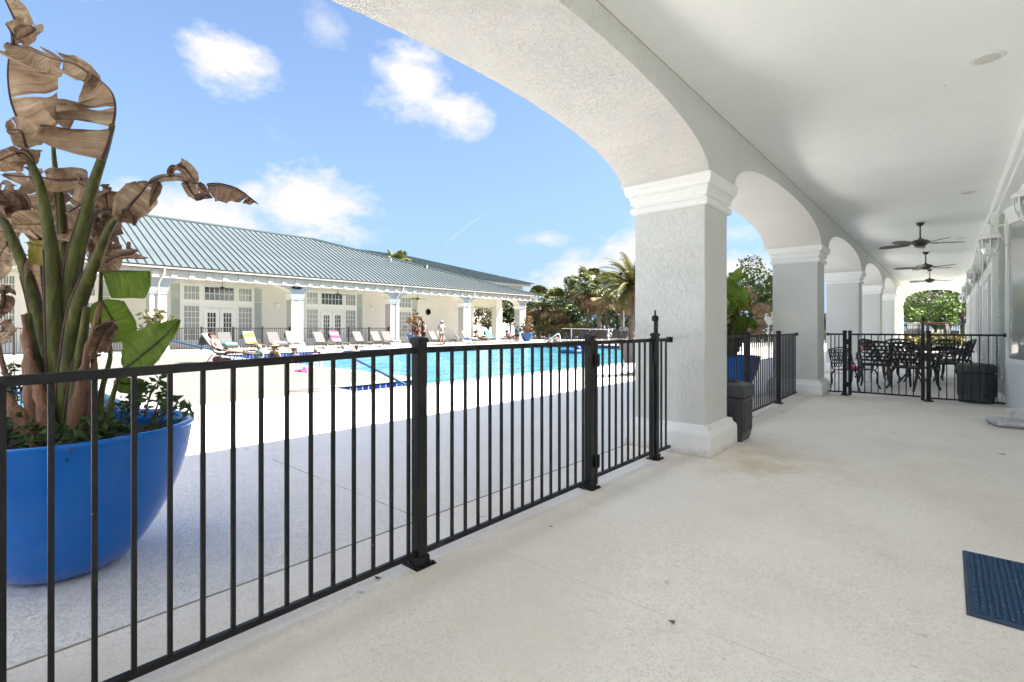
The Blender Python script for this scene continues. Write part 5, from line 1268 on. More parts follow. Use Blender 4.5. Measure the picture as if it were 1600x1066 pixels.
def stand_pose(**k):
    # facing +X, left = +Y
    j = dict(pelvis=(0, 0, .93), waist=(.01, 0, 1.08), chest=(.0, 0, 1.30), neck0=(-.01, 0, 1.43), neck=(0, 0, 1.50), head=(.02, 0, 1.57), top=(.015, 0, 1.635), shL=(0, .17, 1.39), shR=(0, -.17, 1.39), elL=(-.03, .23, 1.12), elR=(-.03, -.23, 1.12),
             wrL=(.05, .24, .88), wrR=(.05, -.24, .88), haL=(.07, .24, .79), haR=(.07, -.24, .79), hiL=(0, .09, .86), hiR=(0, -.09, .86), knL=(.02, .10, .48), knR=(.02, -.10, .48), anL=(-.02, .10, .08), anR=(-.02, -.10, .08), toL=(.13, .12, .03), toR=(.13, -.12, .03))
    j.update(k); return j
def sit_pose(back=.0, **k):
    # reclining: pelvis at the origin height, legs towards +X
    j = dict(pelvis=(0, 0, .12), waist=(-.08, 0, .25), chest=(-.20, 0, .42), neck0=(-.29, 0, .54), neck=(-.32, 0, .60), head=(-.34, 0, .67), top=(-.345, 0, .735), shL=(-.24, .17, .50), shR=(-.24, -.17, .50), elL=(-.12, .26, .30), elR=(-.12, -.26, .30),
             wrL=(.08, .20, .22), wrR=(.08, -.20, .22), haL=(.16, .17, .20), haR=(.16, -.17, .20), hiL=(.06, .09, .11), hiR=(.06, -.09, .11), knL=(.46, .11, .14), knR=(.46, -.11, .12), anL=(.88, .10, .08), anR=(.88, -.11, .08), toL=(.93, .12, .17), toR=(.93, -.12, .17))
    j.update(k); return j
def person(label, loc, rz, pose, skin='skin', top=None, bottom=None, hair='hair_dark', hat=None, scale=1.0, long_bottom=False, sleeves=True, group=None, dress=False, longhair=False):
    t = thing('person', label, 'person', loc, rz, group); t.scale = (scale,) * 3
    j = {k: Vector(v) for k, v in pose.items()}
    vs, fs = skinmesh(j, EDG, RAD); b = MB(); b.add(vs, fs)
    # face: nose, ears, brow line; fingers on both hands
    up = (j['top'] - j['neck']).normalized(); fw = Vector((1, 0, 0)) - up * up.x; fw.normalize(); lt = up.cross(fw)
    hc = (j['head'] + j['top']) / 2
    b.ball(hc + fw * .092 - up * .012, .014, .016, .022, 8, 6)
    for s in (-1, 1): b.ball(hc + lt * s * .085 - up * .01, .016, .012, .028, 8, 6)
    for s, e in (('L', 1), ('R', -1)):
        d = (j['ha' + s] - j['wr' + s]).normalized(); sd_ = d.cross(fw); sd_ = sd_.normalized() if sd_.length > .1 else lt; pn = d.cross(sd_)
        for q in range(4):
            p0 = j['ha' + s] + sd_ * (q - 1.5) * .018 + d * .02; ln = (.07, .08, .075, .06)[q]
            b.tube([p0, p0 + d * ln * .5 + pn * .006, p0 + d * ln + pn * .022], [.0095, .009, .007], 6)
        p0 = j['wr' + s] + d * .04 + sd_ * .022; b.tube([p0, p0 + sd_ * .03 + d * .03, p0 + sd_ * .035 + d * .06 + pn * .01], [.012, .010, .008], 6)
    body = b.build('body', M[skin], t, smooth=180)
    b = MB()
    for s in (-1, 1): b.ball(hc + fw * .083 + lt * s * .032 + up * .004, .011, .012, .008, 8, 6)
    b.build('eye', M['eye'], body, smooth=180)
    b = MB(); b.bar(hc + fw * .088 - up * .052 - lt * .022, hc + fw * .088 - up * .052 + lt * .022, .008, .008); b.build('mouth', M['lip'], body)
    b = MB(); b.ball(hc + up * .035 - fw * .018, .098, .096, .085, 14, 9)
    b.ball(hc - up * .03 - fw * .045, .075, .085, .09, 12, 8)
    if longhair: b.ball(hc - up * .13 - fw * .07, .05, .08, .13, 10, 8)
    b.build('hair', M[hair], t, smooth=180)
    def cloth_(name, mat, keep, edges, grow, extra=None, cut=None):
        jj = {k: v.copy() for k, v in j.items() if k in keep}
        if cut:
            for n_, (a, c, f_) in cut.items(): jj[n_] = j[a].lerp(j[c], f_)
        rd = {}
        for n_ in jj:
            r = (extra or {}).get(n_, RAD.get(n_, .06)); r = r if isinstance(r, tuple) else (r, r); rd[n_] = (r[0] + grow, r[1] + grow)
        v2, f2 = skinmesh(jj, edges, rd, 1); b = MB(); b.add(v2, f2); return b.build(name, M[mat], t, smooth=180)
    if top:
        cut = {'neck0': ('chest', 'neck0', .75)}; ed = [('pelvis', 'waist'), ('waist', 'chest'), ('chest', 'neck0')]; ex = {}
        if sleeves:
            cut.update(slL=('shL', 'elL', .6), slR=('shR', 'elR', .6)); ed += [('chest', 'shL'), ('shL', 'slL'), ('chest', 'shR'), ('shR', 'slR')]; ex = dict(slL=.055, slR=.055)
        cloth_('shirt', top, ('pelvis', 'waist', 'chest', 'shL', 'shR') if sleeves else ('pelvis', 'waist', 'chest'), ed, .022, ex, cut)
    if bottom:
        f_ = .95 if long_bottom else .0
        cut = dict(teL=('hiL', 'knL', .62), teR=('hiR', 'knR', .62)); ex = dict(teL=.085, teR=.085)
        cloth_('shorts', bottom, ('pelvis', 'hiL', 'hiR'), [('pelvis', 'hiL'), ('pelvis', 'hiR'), ('hiL', 'teL'), ('hiR', 'teR')], .02, ex, cut)
    if hat:
        b = MB(); n_ = 24; Mx = Matrix.Translation(hc + up * .05) @ fw.to_track_quat('X', 'Z').to_matrix().to_4x4()
        b.lathe([(.19, -.012), (.12, .0), (.108, .01), (.105, .055), (.08, .085), (.0001, .092)], n_, M=Mx); b.build('hat', M[hat], t, smooth=60)
    return t
def at(u, X, z=.1): return (X, YX(u, X), z)
# sunbather
a_ = Vector((CS, SN, 0)); rz0 = math.atan2(SN, CS)
lgp = G(332, 566, .09); o = put_lounger(lgp.x - .35 * CS, lgp.y - .35 * SN, rz0, 'lounger with the sunbather, alone at the pool edge on the left', .09)
lo = Vector((lgp.x - .35 * CS, lgp.y - .35 * SN, .09))
person('sunbather in dark swim shorts lying on the lounger at the left pool edge', lo + a_ * .66 + Vector((0, 0, .27)), rz0, sit_pose(waist=(-.08, 0, .26), elL=(-.30, .3, .42), wrL=(-.34, .2, .62), haL=(-.33, .12, .68)), 'skin3', None, 'black_cloth', 'hair_brown')
towel_back(lo.x, lo.y, rz0, 't_white', 'white towel behind the sunbather on the lounger back', .09)
b = MB(); c = lo + a_ * .9 + Vector((-.25, .35, 0)); b.ball(c + Vector((0, -.6, .1)), .22, .16, .12); b.ball(c + Vector((.3, -.45, .08)), .16, .18, .09); o = b.build('beach_bag', M['t_red'], None, smooth=180); tag(o, 'red and pink bag on the deck under the sunbather lounger', 'bag')
wp_ = G(429, 571, .0)
person('person in straw sun hat and black swimsuit sitting low at the left pool edge', (wp_.x, wp_.y, -.35), R(-70), stand_pose(pelvis=(0, 0, .35), waist=(.02, 0, .50), chest=(0, 0, .72), neck0=(-.01, 0, .85), neck=(0, 0, .92), head=(.02, 0, .99), top=(.015, 0, 1.055), shL=(0, .17, .81), shR=(0, -.17, .81), elL=(-.05, .26, .58), elR=(-.05, -.26, .58), wrL=(.03, .26, .38), wrR=(.03, -.26, .38), haL=(.06, .25, .36), haR=(.06, -.25, .36),
       hiL=(.05, .09, .34), hiR=(.05, -.09, .34), knL=(.42, .11, .34), knR=(.42, -.11, .34), anL=(.46, .11, -.05), anR=(.46, -.11, -.05), toL=(.58, .11, -.1), toR=(.58, -.11, -.1)), 'skin', 'black_cloth', None, 'hair_brown', 'straw', sleeves=False)
wp2 = G(447, 571, .0)
sitl = stand_pose(pelvis=(0, 0, .35), waist=(.02, 0, .48), chest=(0, 0, .66), neck0=(-.01, 0, .76), neck=(0, 0, .82), head=(.02, 0, .88), top=(.015, 0, .94), shL=(0, .15, .73), shR=(0, -.15, .73), elL=(-.05, .2, .55), elR=(-.05, -.2, .55), wrL=(.1, .2, .42), wrR=(.1, -.2, .42), haL=(.16, .18, .40), haR=(.16, -.18, .40), hiL=(.05, .09, .34), hiR=(.05, -.09, .34), knL=(.38, .11, .34), knR=(.38, -.11, .34), anL=(.42, .11, -.02), anR=(.42, -.11, -.02), toL=(.53, .11, -.06), toR=(.53, -.11, -.06))
person('child wrapped in lilac beside the person in the straw hat', (wp2.x - .1, wp2.y + .35, -.4), R(-60), sitl, 'skin3', 'lilac', 'lilac', 'hair_brown', None)
wp3 = G(405, 563, .0)
person('person in pale green sitting at the pool edge left of the straw hat', (wp3.x, wp3.y, -.38), R(-75), sitl, 'skin3', 't_teal', None, 'hair_grey', None)
# bathers in the water
for (u, v, lab, hr, tp, rz) in ((493, 552, 'bather with grey hair low in the water nearest the left pool wall', 'hair_grey', None, R(20)), (536, 549, 'bather with short grey hair in the water by the depth mark', 'hair_grey', 'white_cloth', R(-150)), (557, 550, 'bather in a red swimsuit at the far side of the water', 'hair_brown', 'redcloth', R(170))):
    p = G(u, v + 6, WZ); person(lab, (p.x, p.y, -1.33 - (.12 if u == 493 else 0)), rz, stand_pose(elL=(.1, .3, 1.2), elR=(.1, -.3, 1.2), wrL=(.3, .3, 1.18), wrR=(.3, -.3, 1.18), haL=(.38, .28, 1.17), haR=(.38, -.28, 1.17)), 'skin3', tp, None, hr, None, sleeves=False)
# people on the far deck
person('woman standing in white shirt, pale shorts and hat on the far deck', at(690, -27.4), R(150), stand_pose(elL=(.1, .22, 1.14), wrL=(.3, .14, 1.2), haL=(.36, .08, 1.22), elR=(.06, -.24, 1.12), wrR=(.24, -.2, 1.1), haR=(.3, -.16, 1.12)), 'skin', 'white_cloth', 'khaki', 'hair_grey', 'white_cloth', 1.02)
person('person standing in black swimsuit with back turned right of the orange plant', at(661, -27.8), R(95), stand_pose(elL=(.12, .22, 1.14), wrL=(.3, .1, 1.1), haL=(.37, .05, 1.08)), 'skin3', 'black_cloth', 'black_cloth', 'hair_dark', None, 1.0, sleeves=False, longhair=True)
person('person in maroon top bending beside the orange plant', at(653, -27.5), R(-60), stand_pose(pelvis=(-.1, 0, .80), waist=(.02, 0, .92), chest=(.18, 0, 1.06), neck0=(.28, 0, 1.12), neck=(.34, 0, 1.15), head=(.40, 0, 1.18), top=(.45, 0, 1.22), shL=(.2, .17, 1.1), shR=(.2, -.17, 1.1), elL=(.3, .2, .84), elR=(.3, -.2, .84), wrL=(.4, .14, .64), wrR=(.4, -.14, .64), haL=(.42, .12, .56), haR=(.42, -.12, .56), hiL=(-.1, .09, .74), hiR=(-.1, -.09, .74), knL=(.06, .1, .42), knR=(.06, -.1, .42), anL=(-.06, .1, .08), anR=(-.06, -.1, .08), toL=(.08, .1, .03), toR=(.08, -.1, .03)), 'skin2', 'maroon', 'tan_cloth', 'hair_dark')
b_ = at(808, -26.0); person('boy standing in dark teal rash top and black shorts at the pool side', b_, R(-40), stand_pose(), 'skin2', 'teal_cloth', 'black_cloth', 'hair_dark', None, .80)
# backpack patch on the boy
for u, lab, tp, ht, rzz in ((741, 'person with a white hat reclining on a lounger near the pavilion end', None, 'white_cloth', 0), (789, 'person in pink reclining on the rightmost lounger of the far row', 'pinkcloth', None, 0)):
    x, y, rz = pos[u]; person(lab, Vector((x, y, .1)) + Matrix.Rotation(rz, 3, 'Z') @ Vector((.66, 0, .27)), rz, sit_pose(knL=(.42, .12, .34), anL=(.76, .11, .09), toL=(.88, .12, .10)), 'skin3' if not tp else 'skin2', tp, 'black_cloth' if not tp else 'pinkcloth', 'hair_brown', ht)
for (u, v, lab, hr, s) in ((858, 536, 'dark-haired swimmer leaning on the far pool edge by the handrail', 'hair_brown', -1), (868, 535, 'swimmer with dark hair standing against the far pool edge under the handrail', 'hair_dark', 1)):
    p = G(u, v + 2, .08); person(lab, (p.x, p.y, -.85), R(-60 + s * 20), stand_pose(elL=(.1, .32, 1.2), elR=(.1, -.32, 1.2), wrL=(.3, .3, 1.1), wrR=(.3, -.3, 1.1), haL=(.38, .26, 1.08), haR=(.38, -.26, 1.08)), 'skin3', None, 'black_cloth', hr)

# ------------------------------------------------------------------ pool furniture
def handrail(name, lab, pts, mat, r=.026, base=True):
    p0 = Vector(pts[0]); t = thing(name, lab, 'handrail', p0); return t
hr = thing('handrail', 'pool handrail with pale post and blue sleeve sloping into the near steps', 'handrail', (-9.75, 5.15, 0))
b = MB(); b.tube(bez([(-9.75, 5.15, 0), (-9.75, 5.15, .45), (-9.75, 5.17, .76), (-9.75, 5.32, .84), (-9.75, 5.6, .82)], 14), .028, 10); b.lathe([(.065, .001), (.065, .01), (.04, .025), (.03, .03)], 16, (-9.75, 5.15, 0)); b.build('post', M['steel'], hr, world=True, smooth=60)
b = MB(); b.tube([(-9.75, 5.6, .82), (-9.75, 6.4, .42), (-9.75, 7.9, -.35)], .034, 10); b.build('sleeve', M['blue_pipe'], hr, world=True, smooth=60)
h0 = G(249, 566, .05); h1 = Vector((h0.x + 2.1 * CS * .9, h0.y + 2.1 * SN * .9 + .3, -.02))
hr = thing('handrail', 'pool handrail with blue sleeve behind the near banana leaf', 'handrail', (h0.x, h0.y, .05)); hv = (Vector((h1.x, h1.y, 0)) - Vector((h0.x, h0.y, 0)))
b = MB(); b.tube(bez([h0, h0 + Vector((0, 0, .5)), h0 + Vector((0, 0, .78)) + hv * .02, h0 + Vector((0, 0, .86)) + hv * .1], 10), .028, 8); b.build('post', M['steel'], hr, world=True, smooth=60)
b = MB(); b.tube([h0 + Vector((0, 0, .86)) + hv * .1, h0 + Vector((0, 0, .40)) + hv], .034, 8); b.build('sleeve', M['blue_pipe'], hr, world=True, smooth=60)
p = G(846, 540, .08); hr = thing('handrail', 'white handrail beside the two swimmers at the far pool corner', 'handrail', p)
b = MB(); b.tube(bez([p, p + Vector((.35, .3, .32)), p + Vector((.85, .65, .78)), p + Vector((1.0, .8, .74)), p + Vector((1.05, .85, .2))], 18), .032, 8); b.build('rail', M['white_metal'], hr, world=True, smooth=60)
# depth plates on the pool edge
for u, X, lab in ((512, -25.23, 'white depth plate set in the tiles behind the bathers'), (756, -25.23, 'white depth plate set in the tiles at the far side'), (820, -25.23, 'small white depth plate near the far pool corner')):
    y = YX(u, X + .06); b = MB(); b.box(-25.19, -25.16, y - .42, y + .42, WZ + .02, .07); o = b.build('depth_plate', M['sign_white']); tag(o, lab, 'sign')
fl = thing('pool_float', 'blue inflatable float drifting in the pool near the gate post', 'float', G(893, 552, WZ))
b = MB(); b.tube([(.55 * math.cos(a), .42 * math.sin(a), .10) for a in [k * math.pi / 10 for k in range(21)]], .15, 10, cap=False); b.ball((.45, 0, .3), .2, .16, .16); b.build('ring', M['float_blue'], fl, smooth=180)
dup(fl, G(917, 550, WZ), 1.2, 'blue float mostly hidden behind the gate post')
# pink items on the deck
c = G(471, 583, .0); t = thing('pool_toy', 'pink goggles and toys lying on the sunny deck', 'toy', c)
b = MB(); b.ball((0, 0, .06), .16, .08, .06); b.ball((.1, .05, .1), .05, .05, .11); b.ball((-.18, -.04, .05), .08, .07, .05); b.ball((.25, .03, .04), .12, .05, .04); b.build('body', M['hot_pink'], t, smooth=180)
# life rings, pole stand
def lifering(lab, loc, r):
    t = thing('life_ring', lab, 'life ring', loc, R(-10)); b = MB(); n_ = 28
    pts = [(r * math.cos(a), 0, r * math.sin(a)) for a in [k * 2 * math.pi / n_ for k in range(n_ + 1)]]; b.tube(pts, r * .30, 10, cap=False); b.build('ring', M['ring_white'], t, smooth=180)
    b = MB()
    for k in range(4):
        a = k * math.pi / 2 + .6; q = Matrix.Rotation(-a, 4, 'Y'); b.tube([q @ Vector((r - .05, 0, 0)), q @ Vector((r + .05, 0, 0))], r * .33, 10)
    b.build('band', M['redcloth'] if False else M['white_cloth'], t, smooth=60)
def deep(u, v, Y): d = ray(u, v); return Vector((0, 0, H)) + d * (Y / d.y)
lifering('white life ring hanging low between the dark loungers', deep(952, 523.5, 37.5), .20)
q = deep(951, 513, 37.6); t = thing('rescue_pole', 'long pale rescue pole held level on posts beyond the pool', 'pole', Vector((q.x, q.y, 0)))
b = MB(); b.tube([deep(878, 513.5, 37.6), deep(953, 515, 37.6)], .03, 6); b.tube(bez([deep(953, 515, 37.6), deep(957, 514, 37.6), deep(956, 518, 37.6)], 6), .03, 6); b.build('pole', M['white_metal'], t, world=True)
for u in (893, 951):
    f_ = deep(u, 513.8, 37.6); b = MB(); b.bar((f_.x, f_.y, .05), f_, .06, .06); b.build('post', M['white_metal'], t, world=True)
q = deep(975, 514, 40.5); t = thing('ring_stand', 'white post with two white rings standing beyond the dark loungers', 'stand', Vector((q.x, q.y, 0)))
b = MB(); b.bar((q.x, q.y, 0), (q.x, q.y, 2.9), .09, .09); b.build('post', M['steel'], t, world=True)
for s in (-1, 1):
    b = MB(); c = q + Vector((s * .22, -.1, .0)); n_ = 20; b.tube([c + Vector((.17 * math.cos(a), 0, .17 * math.sin(a))) for a in [k * 2 * math.pi / n_ for k in range(n_ + 1)]], .055, 8, cap=False); b.build('ring', M['ring_white'], t, world=True, smooth=180)

# ------------------------------------------------------------------ trees, hedges
def leaves(mb, c, rx, ry, rz, n, size, r2, shell=.55):
    for _ in range(n):
        d = Vector((r2.gauss(0, 1), r2.gauss(0, 1), r2.gauss(0, 1))).normalized(); rr_ = shell + (1 - shell) * r2.random() ** .5
        rr_ *= r2.uniform(.85, 1.12)
        p = Vector((c[0] + d.x * rx * rr_, c[1] + d.y * ry * rr_, c[2] + d.z * rz * rr_))
        a = Vector((r2.gauss(0, 1), r2.gauss(0, 1), r2.gauss(0, .7))).normalized(); b_ = a.cross(Vector((r2.gauss(0, 1), r2.gauss(0, 1), r2.gauss(0, 1)))).normalized(); s = size * r2.uniform(.5, 1.3)
        mb.add([p - a * s, p + b_ * s * .5, p + a * s, p - b_ * s * .5], [(0, 1, 2, 3)])
def tree(label, loc, h, cr, mat, seed, clumps=16, per=230, size=.16, trunk_h=.35, group='trees beyond the pool deck', flat=.8):
    r2 = random.Random(seed); t = thing('tree', label, 'tree', loc, 0, group)
    tb = MB(); tb.tube(bez([(0, 0, 0), (r2.uniform(-.2, .2), r2.uniform(-.2, .2), h * .25), (r2.uniform(-.3, .3), r2.uniform(-.3, .3), h * .6)], 8), [h * .028 * (1 - .07 * i) for i in range(9)], 8)
    lb = MB()
    for k in range(clumps):
        a = r2.uniform(0, 6.28); q = r2.random() ** .6; zc = h * (trunk_h + (1 - trunk_h) * r2.uniform(.08, .88)); sq = math.sqrt(max(.12, 1 - ((zc / h - (trunk_h + (1 - trunk_h) * .45)) / ((1 - trunk_h) * .62)) ** 2))
        c = Vector((cr * q * sq * math.cos(a), cr * q * sq * math.sin(a), zc)); rc_ = cr * r2.uniform(.26, .46)
        leaves(lb, c, rc_, rc_, rc_ * flat, per, size, r2)
        tb.tube(bez([(0, 0, h * r2.uniform(.2, .45)), c * .55 + Vector((0, 0, h * .18)), c], 5), [h * .011, h * .009, h * .007, h * .005, h * .003, h * .0015], 5)
    tb.build('trunk', M['bark'], t, smooth=180); lb.build('crown', M[mat], t); return t
def fan_palm(label, loc, h, seed, r=1.5, group='fan palms beyond the pool', nf=70):
    r2 = random.Random(seed); t = thing('palm_tree', label, 'palm', loc, 0, group)
    b = MB(); n_ = 14; b.tube([(.12 * math.sin(i * .5 + seed), .1 * math.cos(i * .4), h * i / n_) for i in range(n_ + 1)], [.22 + .03 * (i % 2) for i in range(n_ + 1)], 9); b.build('trunk', M['bark'], t, smooth=180)
    g, d_ = MB(), MB(); top = Vector((.12 * math.sin(n_ * .5 + seed), .1 * math.cos(n_ * .4), h))
    for k in range(nf):
        a = r2.uniform(0, 6.28); dead = k < nf * .36; el = r2.uniform(-1.25, -.45) if dead else r2.uniform(-.4, 1.35); mb = d_ if dead else g
        dr = Vector((math.cos(a) * math.cos(el), math.sin(a) * math.cos(el), math.sin(el))); ln = r * r2.uniform(.5, .75); hub = top + dr * ln - Vector((0, 0, .12 * ln))
        mb.tube([top, hub], .015, 4); sd_ = dr.cross(Vector((0, 0, 1))).normalized(); up = sd_.cross(dr)
        for j in range(11):
            th = (j - 5) * .27; v = dr * math.cos(th) + sd_ * math.sin(th); l = r * .52 * r2.uniform(.8, 1.1) * (1 - .03 * abs(j - 5)); m1 = hub + v * l * .6 + up * .03; e_ = hub + v * l + Vector((0, 0, -.22 * l - .2 * r2.random() * l)); wv = v.cross(up).normalized() * .10
            mb.add([hub, m1 + wv, e_, m1 - wv], [(0, 1, 2, 3)])
    g.build('crown', M['palm'], t); d_.build('dead_frond', M['palm_dead'], t); return t
def date_palm(label, loc, h, seed, L=3.4, nf=64):
    r2 = random.Random(seed); t = thing('palm_tree', label, 'palm', loc)
    b = MB(); n_ = 22; b.tube([(0, 0, h * i / n_) for i in range(n_ + 1)], [.34 + .05 * (i % 2) + (.1 if i > n_ - 4 else 0) for i in range(n_ + 1)], 10); b.build('trunk', M['bark'], t)
    g, d_ = MB(), MB(); rb_ = MB()
    for k in range(nf):
        a = k * 2.399 + r2.uniform(-.2, .2); f_ = k / nf; el = 1.45 - 2.15 * f_ ** .9; mb = d_ if f_ > .86 else g
        hd = Vector((math.cos(a), math.sin(a), 0)); l = L * r2.uniform(.85, 1.05) * (.8 if f_ > .8 else 1); pts = []; p = Vector((0, 0, h)); e_ = el
        for i in range(13):
            pts.append(p.copy()); p += (hd * math.cos(e_) + Vector((0, 0, math.sin(e_)))) * (l / 12); e_ -= .075 + .012 * i * .6
        rb_.tube(pts, [.035 - .0025 * i for i in range(13)], 4, cap=False); sd_ = hd.cross(Vector((0, 0, 1)))
        for i in range(2, 13):
            for q in range(2):
                bp_ = pts[i - 1].lerp(pts[i], q / 2); dr = (pts[i] - pts[i - 1]).normalized(); up = sd_.cross(dr); ll = .55 * math.sin(math.pi * min(1, (i + q / 2) / 13.5)) ** .6 + .06
                for s in (-1, 1):
                    v = (dr * .75 + sd_ * s * .75 + Vector((0, 0, -.25))).normalized(); wv = dr * .085
                    mb.add([bp_ - wv, bp_ + wv, bp_ + v * ll], [(0, 1, 2)])
    rb_.build('frond_rib', M['date'], t); g.build('crown', M['date'], t); d_.build('dead_frond', M['palm_dead'], t); return t
def Yat(u, Y, z=0): d = ray(u, 500); k = Y / d.y; return (d.x * k, Y, z)
fan_palm('fan palm at the left of the grove, right behind the pavilion corner', Yat(842, 50, 0), 4.7, 3, 2.3)
fan_palm('shorter fan palm second from the left in the grove', Yat(869, 49, 0), 4.2, 4, 2.2)
fan_palm('tall fan palm in the middle of the grove', Yat(918, 50, 0), 6.3, 5, 2.5)
fan_palm('fan palm with two trunks in front of the date palm', Yat(935, 47.8, 0), 5.6, 6, 2.3)
fan_palm('fan palm right behind the life ring stand', Yat(949, 52, 0), 6.0, 8, 2.3)
fan_palm('fan palm showing above the pavilion roof', Yat(619, 33), 8.25, 9, 2.0, nf=60)
date_palm('large feathery date palm beside the nearest column', Yat(988, 42.5, 0), 5.3, 11, 4.3, 84)
for i, (u, Y, h, cr, mt_, lab) in enumerate([(762, 48, 4.6, 2.2, 'bare', 'thin brownish tree seen left in the last pavilion arch'), (780, 52, 5.6, 3.0, 'oak', 'dark oak seen through the last pavilion arch'), (797, 55, 5.6, 2.8, 'oak', 'dark tree behind the boy'),
                                             (842, 62, 6.6, 3.2, 'oak', 'dark oak behind the leftmost fan palm'), (858, 56, 4.2, 2.6, 'oak', 'low dark tree between the two left fan palms'), (893, 60, 8.6, 3.4, 'oak', 'tallest dark oak behind the grove'), (886, 54, 4.4, 2.3, 'oak', 'low dark evergreen under the tall oak'), (915, 66, 9.0, 3.6, 'oak', 'dark oak behind the middle fan palm'),
                                             (945, 68, 7.6, 3.8, 'bare', 'pale sparse tree behind the palms'), (985, 62, 6.0, 3.8, 'oak', 'dark tree behind the date palm'), (1150, 58, 9.0, 3.6, 'oak', 'dark tree seen past the first column behind the leafy plant'), (1185, 50, 7.0, 3.2, 'oak', 'dark leafy tree in the gap between the first two columns')]):
    tree(lab, Yat(u, Y), h, cr, mt_, 20 + i, per=240 if mt_ == 'oak' else 130, size=.19)
hedge_late = [('dark evergreen belt closing the view under the grove', -46, -10, 57, 60, 3.2, 'oak', 11, 5200, .2), ('dark shrub belt seen past the first column', -9, -4.5, 54, 56, 3.0, 'oak', 12, 1500, .2)]
# beyond the porch's end
EG = 'trees beyond the end of the porch'
tree('bright green tree filling the right of the end arch', Yat(1489, 66), 7.4, 3.6, 'oak_light', 60, 22, 260, .17, .3, EG)
tree('small green tree in the middle of the end arch', Yat(1462, 58), 4.6, 2.4, 'oak_light', 61, 14, 220, .15, .3, EG)
tree('pale bare tree in the centre of the end arch', Yat(1448, 84), 8.5, 4.6, 'bare', 62, 16, 120, .2, .3, EG)
tree('hazy grey tree far behind at the left of the end arch', Yat(1428, 90), 6.5, 4.4, 'bare', 63, 16, 120, .2, .2, EG)
tree('dark leafless tree on the right edge of the end arch', Yat(1505, 60), 6.6, 2.8, 'bare', 64, 12, 110, .15, .35, EG)
fan_palm('fan palm at the left edge of the end arch', Yat(1424, 72), 4.6, 65, 1.7, EG)
def hedge(label, x0, x1, y0, y1, h, mat, seed, n, size=.1, group='hedges along the far fence'):
    r2 = random.Random(seed); t = thing('hedge', label, 'hedge', ((x0 + x1) / 2, (y0 + y1) / 2, 0), 0, group); b = MB(); st_ = MB()
    for _ in range(n):
        x, y = r2.uniform(x0, x1), r2.uniform(y0, y1); top = h * (.82 + .35 * noise.noise((x * .9, y * .9, seed))); z = top * r2.random() ** .45
        a = Vector((r2.gauss(0, 1), r2.gauss(0, 1), r2.gauss(0, 1))).normalized(); c = a.orthogonal().normalized(); s = size * r2.uniform(.6, 1.5); p = Vector((x, y, z)); b.add([p - a * s, p + c * s * .6, p + a * s, p - c * s * .6], [(0, 1, 2, 3)])
    b.build('foliage', M[mat], t, world=True)
    for k in range(int((x1 - x0) * 1.2)): x = r2.uniform(x0, x1); y = (y0 + y1) / 2; st_.tube([(x, y, 0), (x + r2.uniform(-.2, .2), y, h * .7)], .03, 5)
    st_.build('stem', M['bark'], t, world=True); return t
hedge('yellow flowering hedge seen in the last pavilion arch', -40, -30.5, 46, 48, 1.9, 'flower', 1, 3200, .12)
hedge('brownish clipped hedge behind the far fence left of the life ring', -30, -17, 47.4, 49, 1.35, 'hedge', 2, 4200, .11)
hedge('yellow hedge behind the far fence near the nearest column', -17, -4.5, 47.4, 49, 1.35, 'hedge', 3, 3800, .11)
hedge('golden flowering hedge beyond the end of the porch', -4.2, 8, 45.0, 46.0, .95, 'flower', 4, 4200, .10)
for a_ in hedge_late: hedge(*a_)
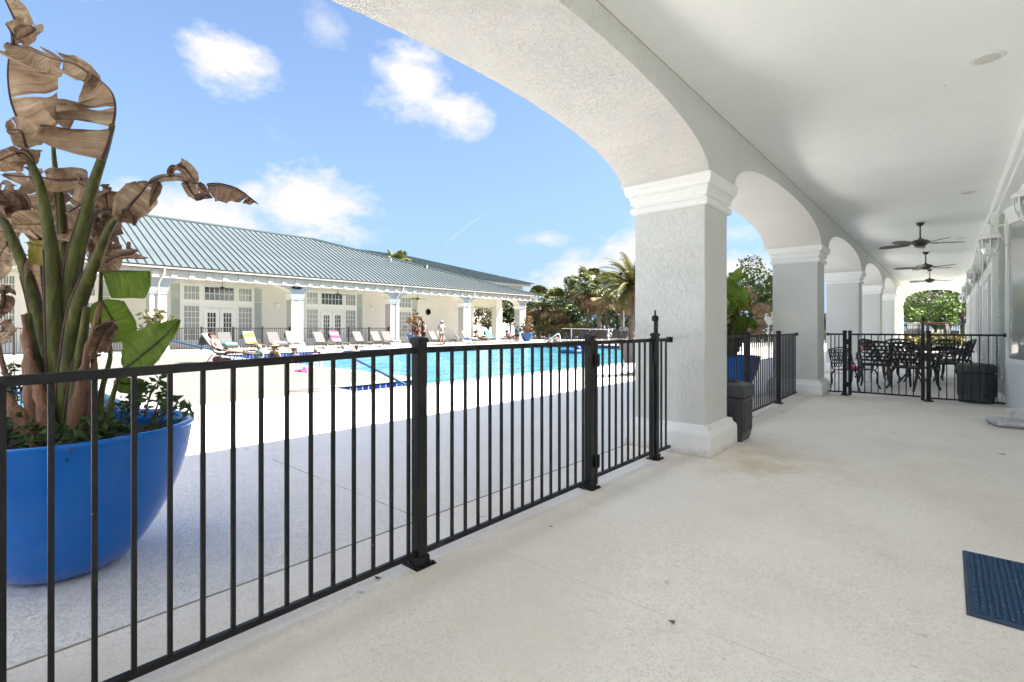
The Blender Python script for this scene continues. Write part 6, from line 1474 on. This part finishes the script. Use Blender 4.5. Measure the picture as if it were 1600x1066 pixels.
# golf carts and a car park
def cart(lab, loc, rz, body, roofm, grp='golf carts in the car park'):
    t = thing('golf_cart', lab, 'golf cart', loc, rz, grp)
    b = MB(); b.add([Vector(p) for p in [(s_x, s_y, s_z) for s_y in (-.58, .58) for s_x, s_z in ((-1.15, .32), (1.15, .32), (1.2, .55), (.95, .80), (.55, .82), (.40, .42), (-.2, .42), (-.25, .78), (-1.1, .85), (-1.2, .6))]],
                    [tuple(range(9, -1, -1)), tuple(range(10, 20))] + [(i, (i + 1) % 10, 10 + (i + 1) % 10, 10 + i) for i in range(10)]); b.build('body', M[body], t, bevel=.04)
    b = MB(); b.box(-.75, -.2, -.52, .52, .78, .92); b.box(-.85, -.72, -.52, .52, .85, 1.3); b.build('seat', M['khaki'], t, bevel=.04)
    b = MB(); b.box(-1.05, .75, -.62, .62, 1.86, 1.94); b.build('roof', M[roofm], t, bevel=.05)
    for x, x2 in ((-1.0, -.95), (.85, .62)):
        for s in (-1, 1): b = MB(); b.tube([(x, s * .55, .8), (x2, s * .55, 1.87)], .025, 6); b.build('roof_post', M['black'], t)
    b = MB(); b.quad((.85, -.53, .85), (.85, .53, .85), (.64, .53, 1.84), (.64, -.53, 1.84)); b.build('windscreen', M['lantern_glass'], t)
    for x in (-.78, .82):
        for s in (-1, 1):
            Mx = Matrix.Translation((x, s * .55, .24)) @ Matrix.Rotation(R(90), 4, 'X'); b = MB(); b.lathe([(.12, -.09), (.24, -.09), (.245, 0), (.24, .09), (.12, .09)], 18, M=Mx); wv = b.build('wheel', M['tyre'], t, smooth=40)
            b = MB(); b.lathe([(.0001, -.085), (.12, -.08), (.12, .08), (.0001, .085)], 12, M=Mx); b.build('hub_cap', M['cart_white'], wv)
    return t
c0 = cart('golf cart with orange-red roof in the middle of the end arch', Yat(1463, 51.5, -.2), R(15), 'cart_white', 'cart_red')
cart('golf cart with white roof and blue body at the left of the end arch', Yat(1423, 51.5, -.2), R(70), 'cart_blue', 'cart_white')
cart('white golf cart at the right of the end arch', Yat(1484, 60, -.2), R(100), 'cart_white', 'cart_white')
cart('red golf cart beyond the fence right of the pavilion corner', Yat(866, 53.5, -.2), R(30), 'cart_red', 'cart_white')
cart('dark golf cart with white roof under the tall oak', Yat(884, 53, -.2), R(80), 'cart_blue', 'cart_white')
cart('pale golf cart under the palms left of the ring stand', Yat(938, 54, -.2), R(10), 'cart_white', 'cart_blue')
t = thing('lamp_post', 'grey lamp post with a black head rising beside the date palm', 'lamp post', Yat(970, 41.5, 0))
b = MB(); b.tube([(0, 0, 0), (0, 0, 6.3)], [.10, .05], 10); b.build('pole', M['bark'], t, smooth=60)
b = MB(); b.lathe([(.05, 0), (.18, .05), (.20, .12), (.15, .2), (.04, .26)], 12, (0, 0, 6.25)); b.build('lamp', M['black'], t)
t = thing('sign', 'small white sign board on a post past the first column', 'sign', (-5.6, 22.5, 0))
b = MB(); b.tube([(0, 0, 0), (0, 0, 2.0)], .03, 8); b.build('post', M['steel'], t)
b = MB(); b.box(-.14, .14, -.035, -.03, 1.45, 2.0); b.build('board', M['sign_white'], t)
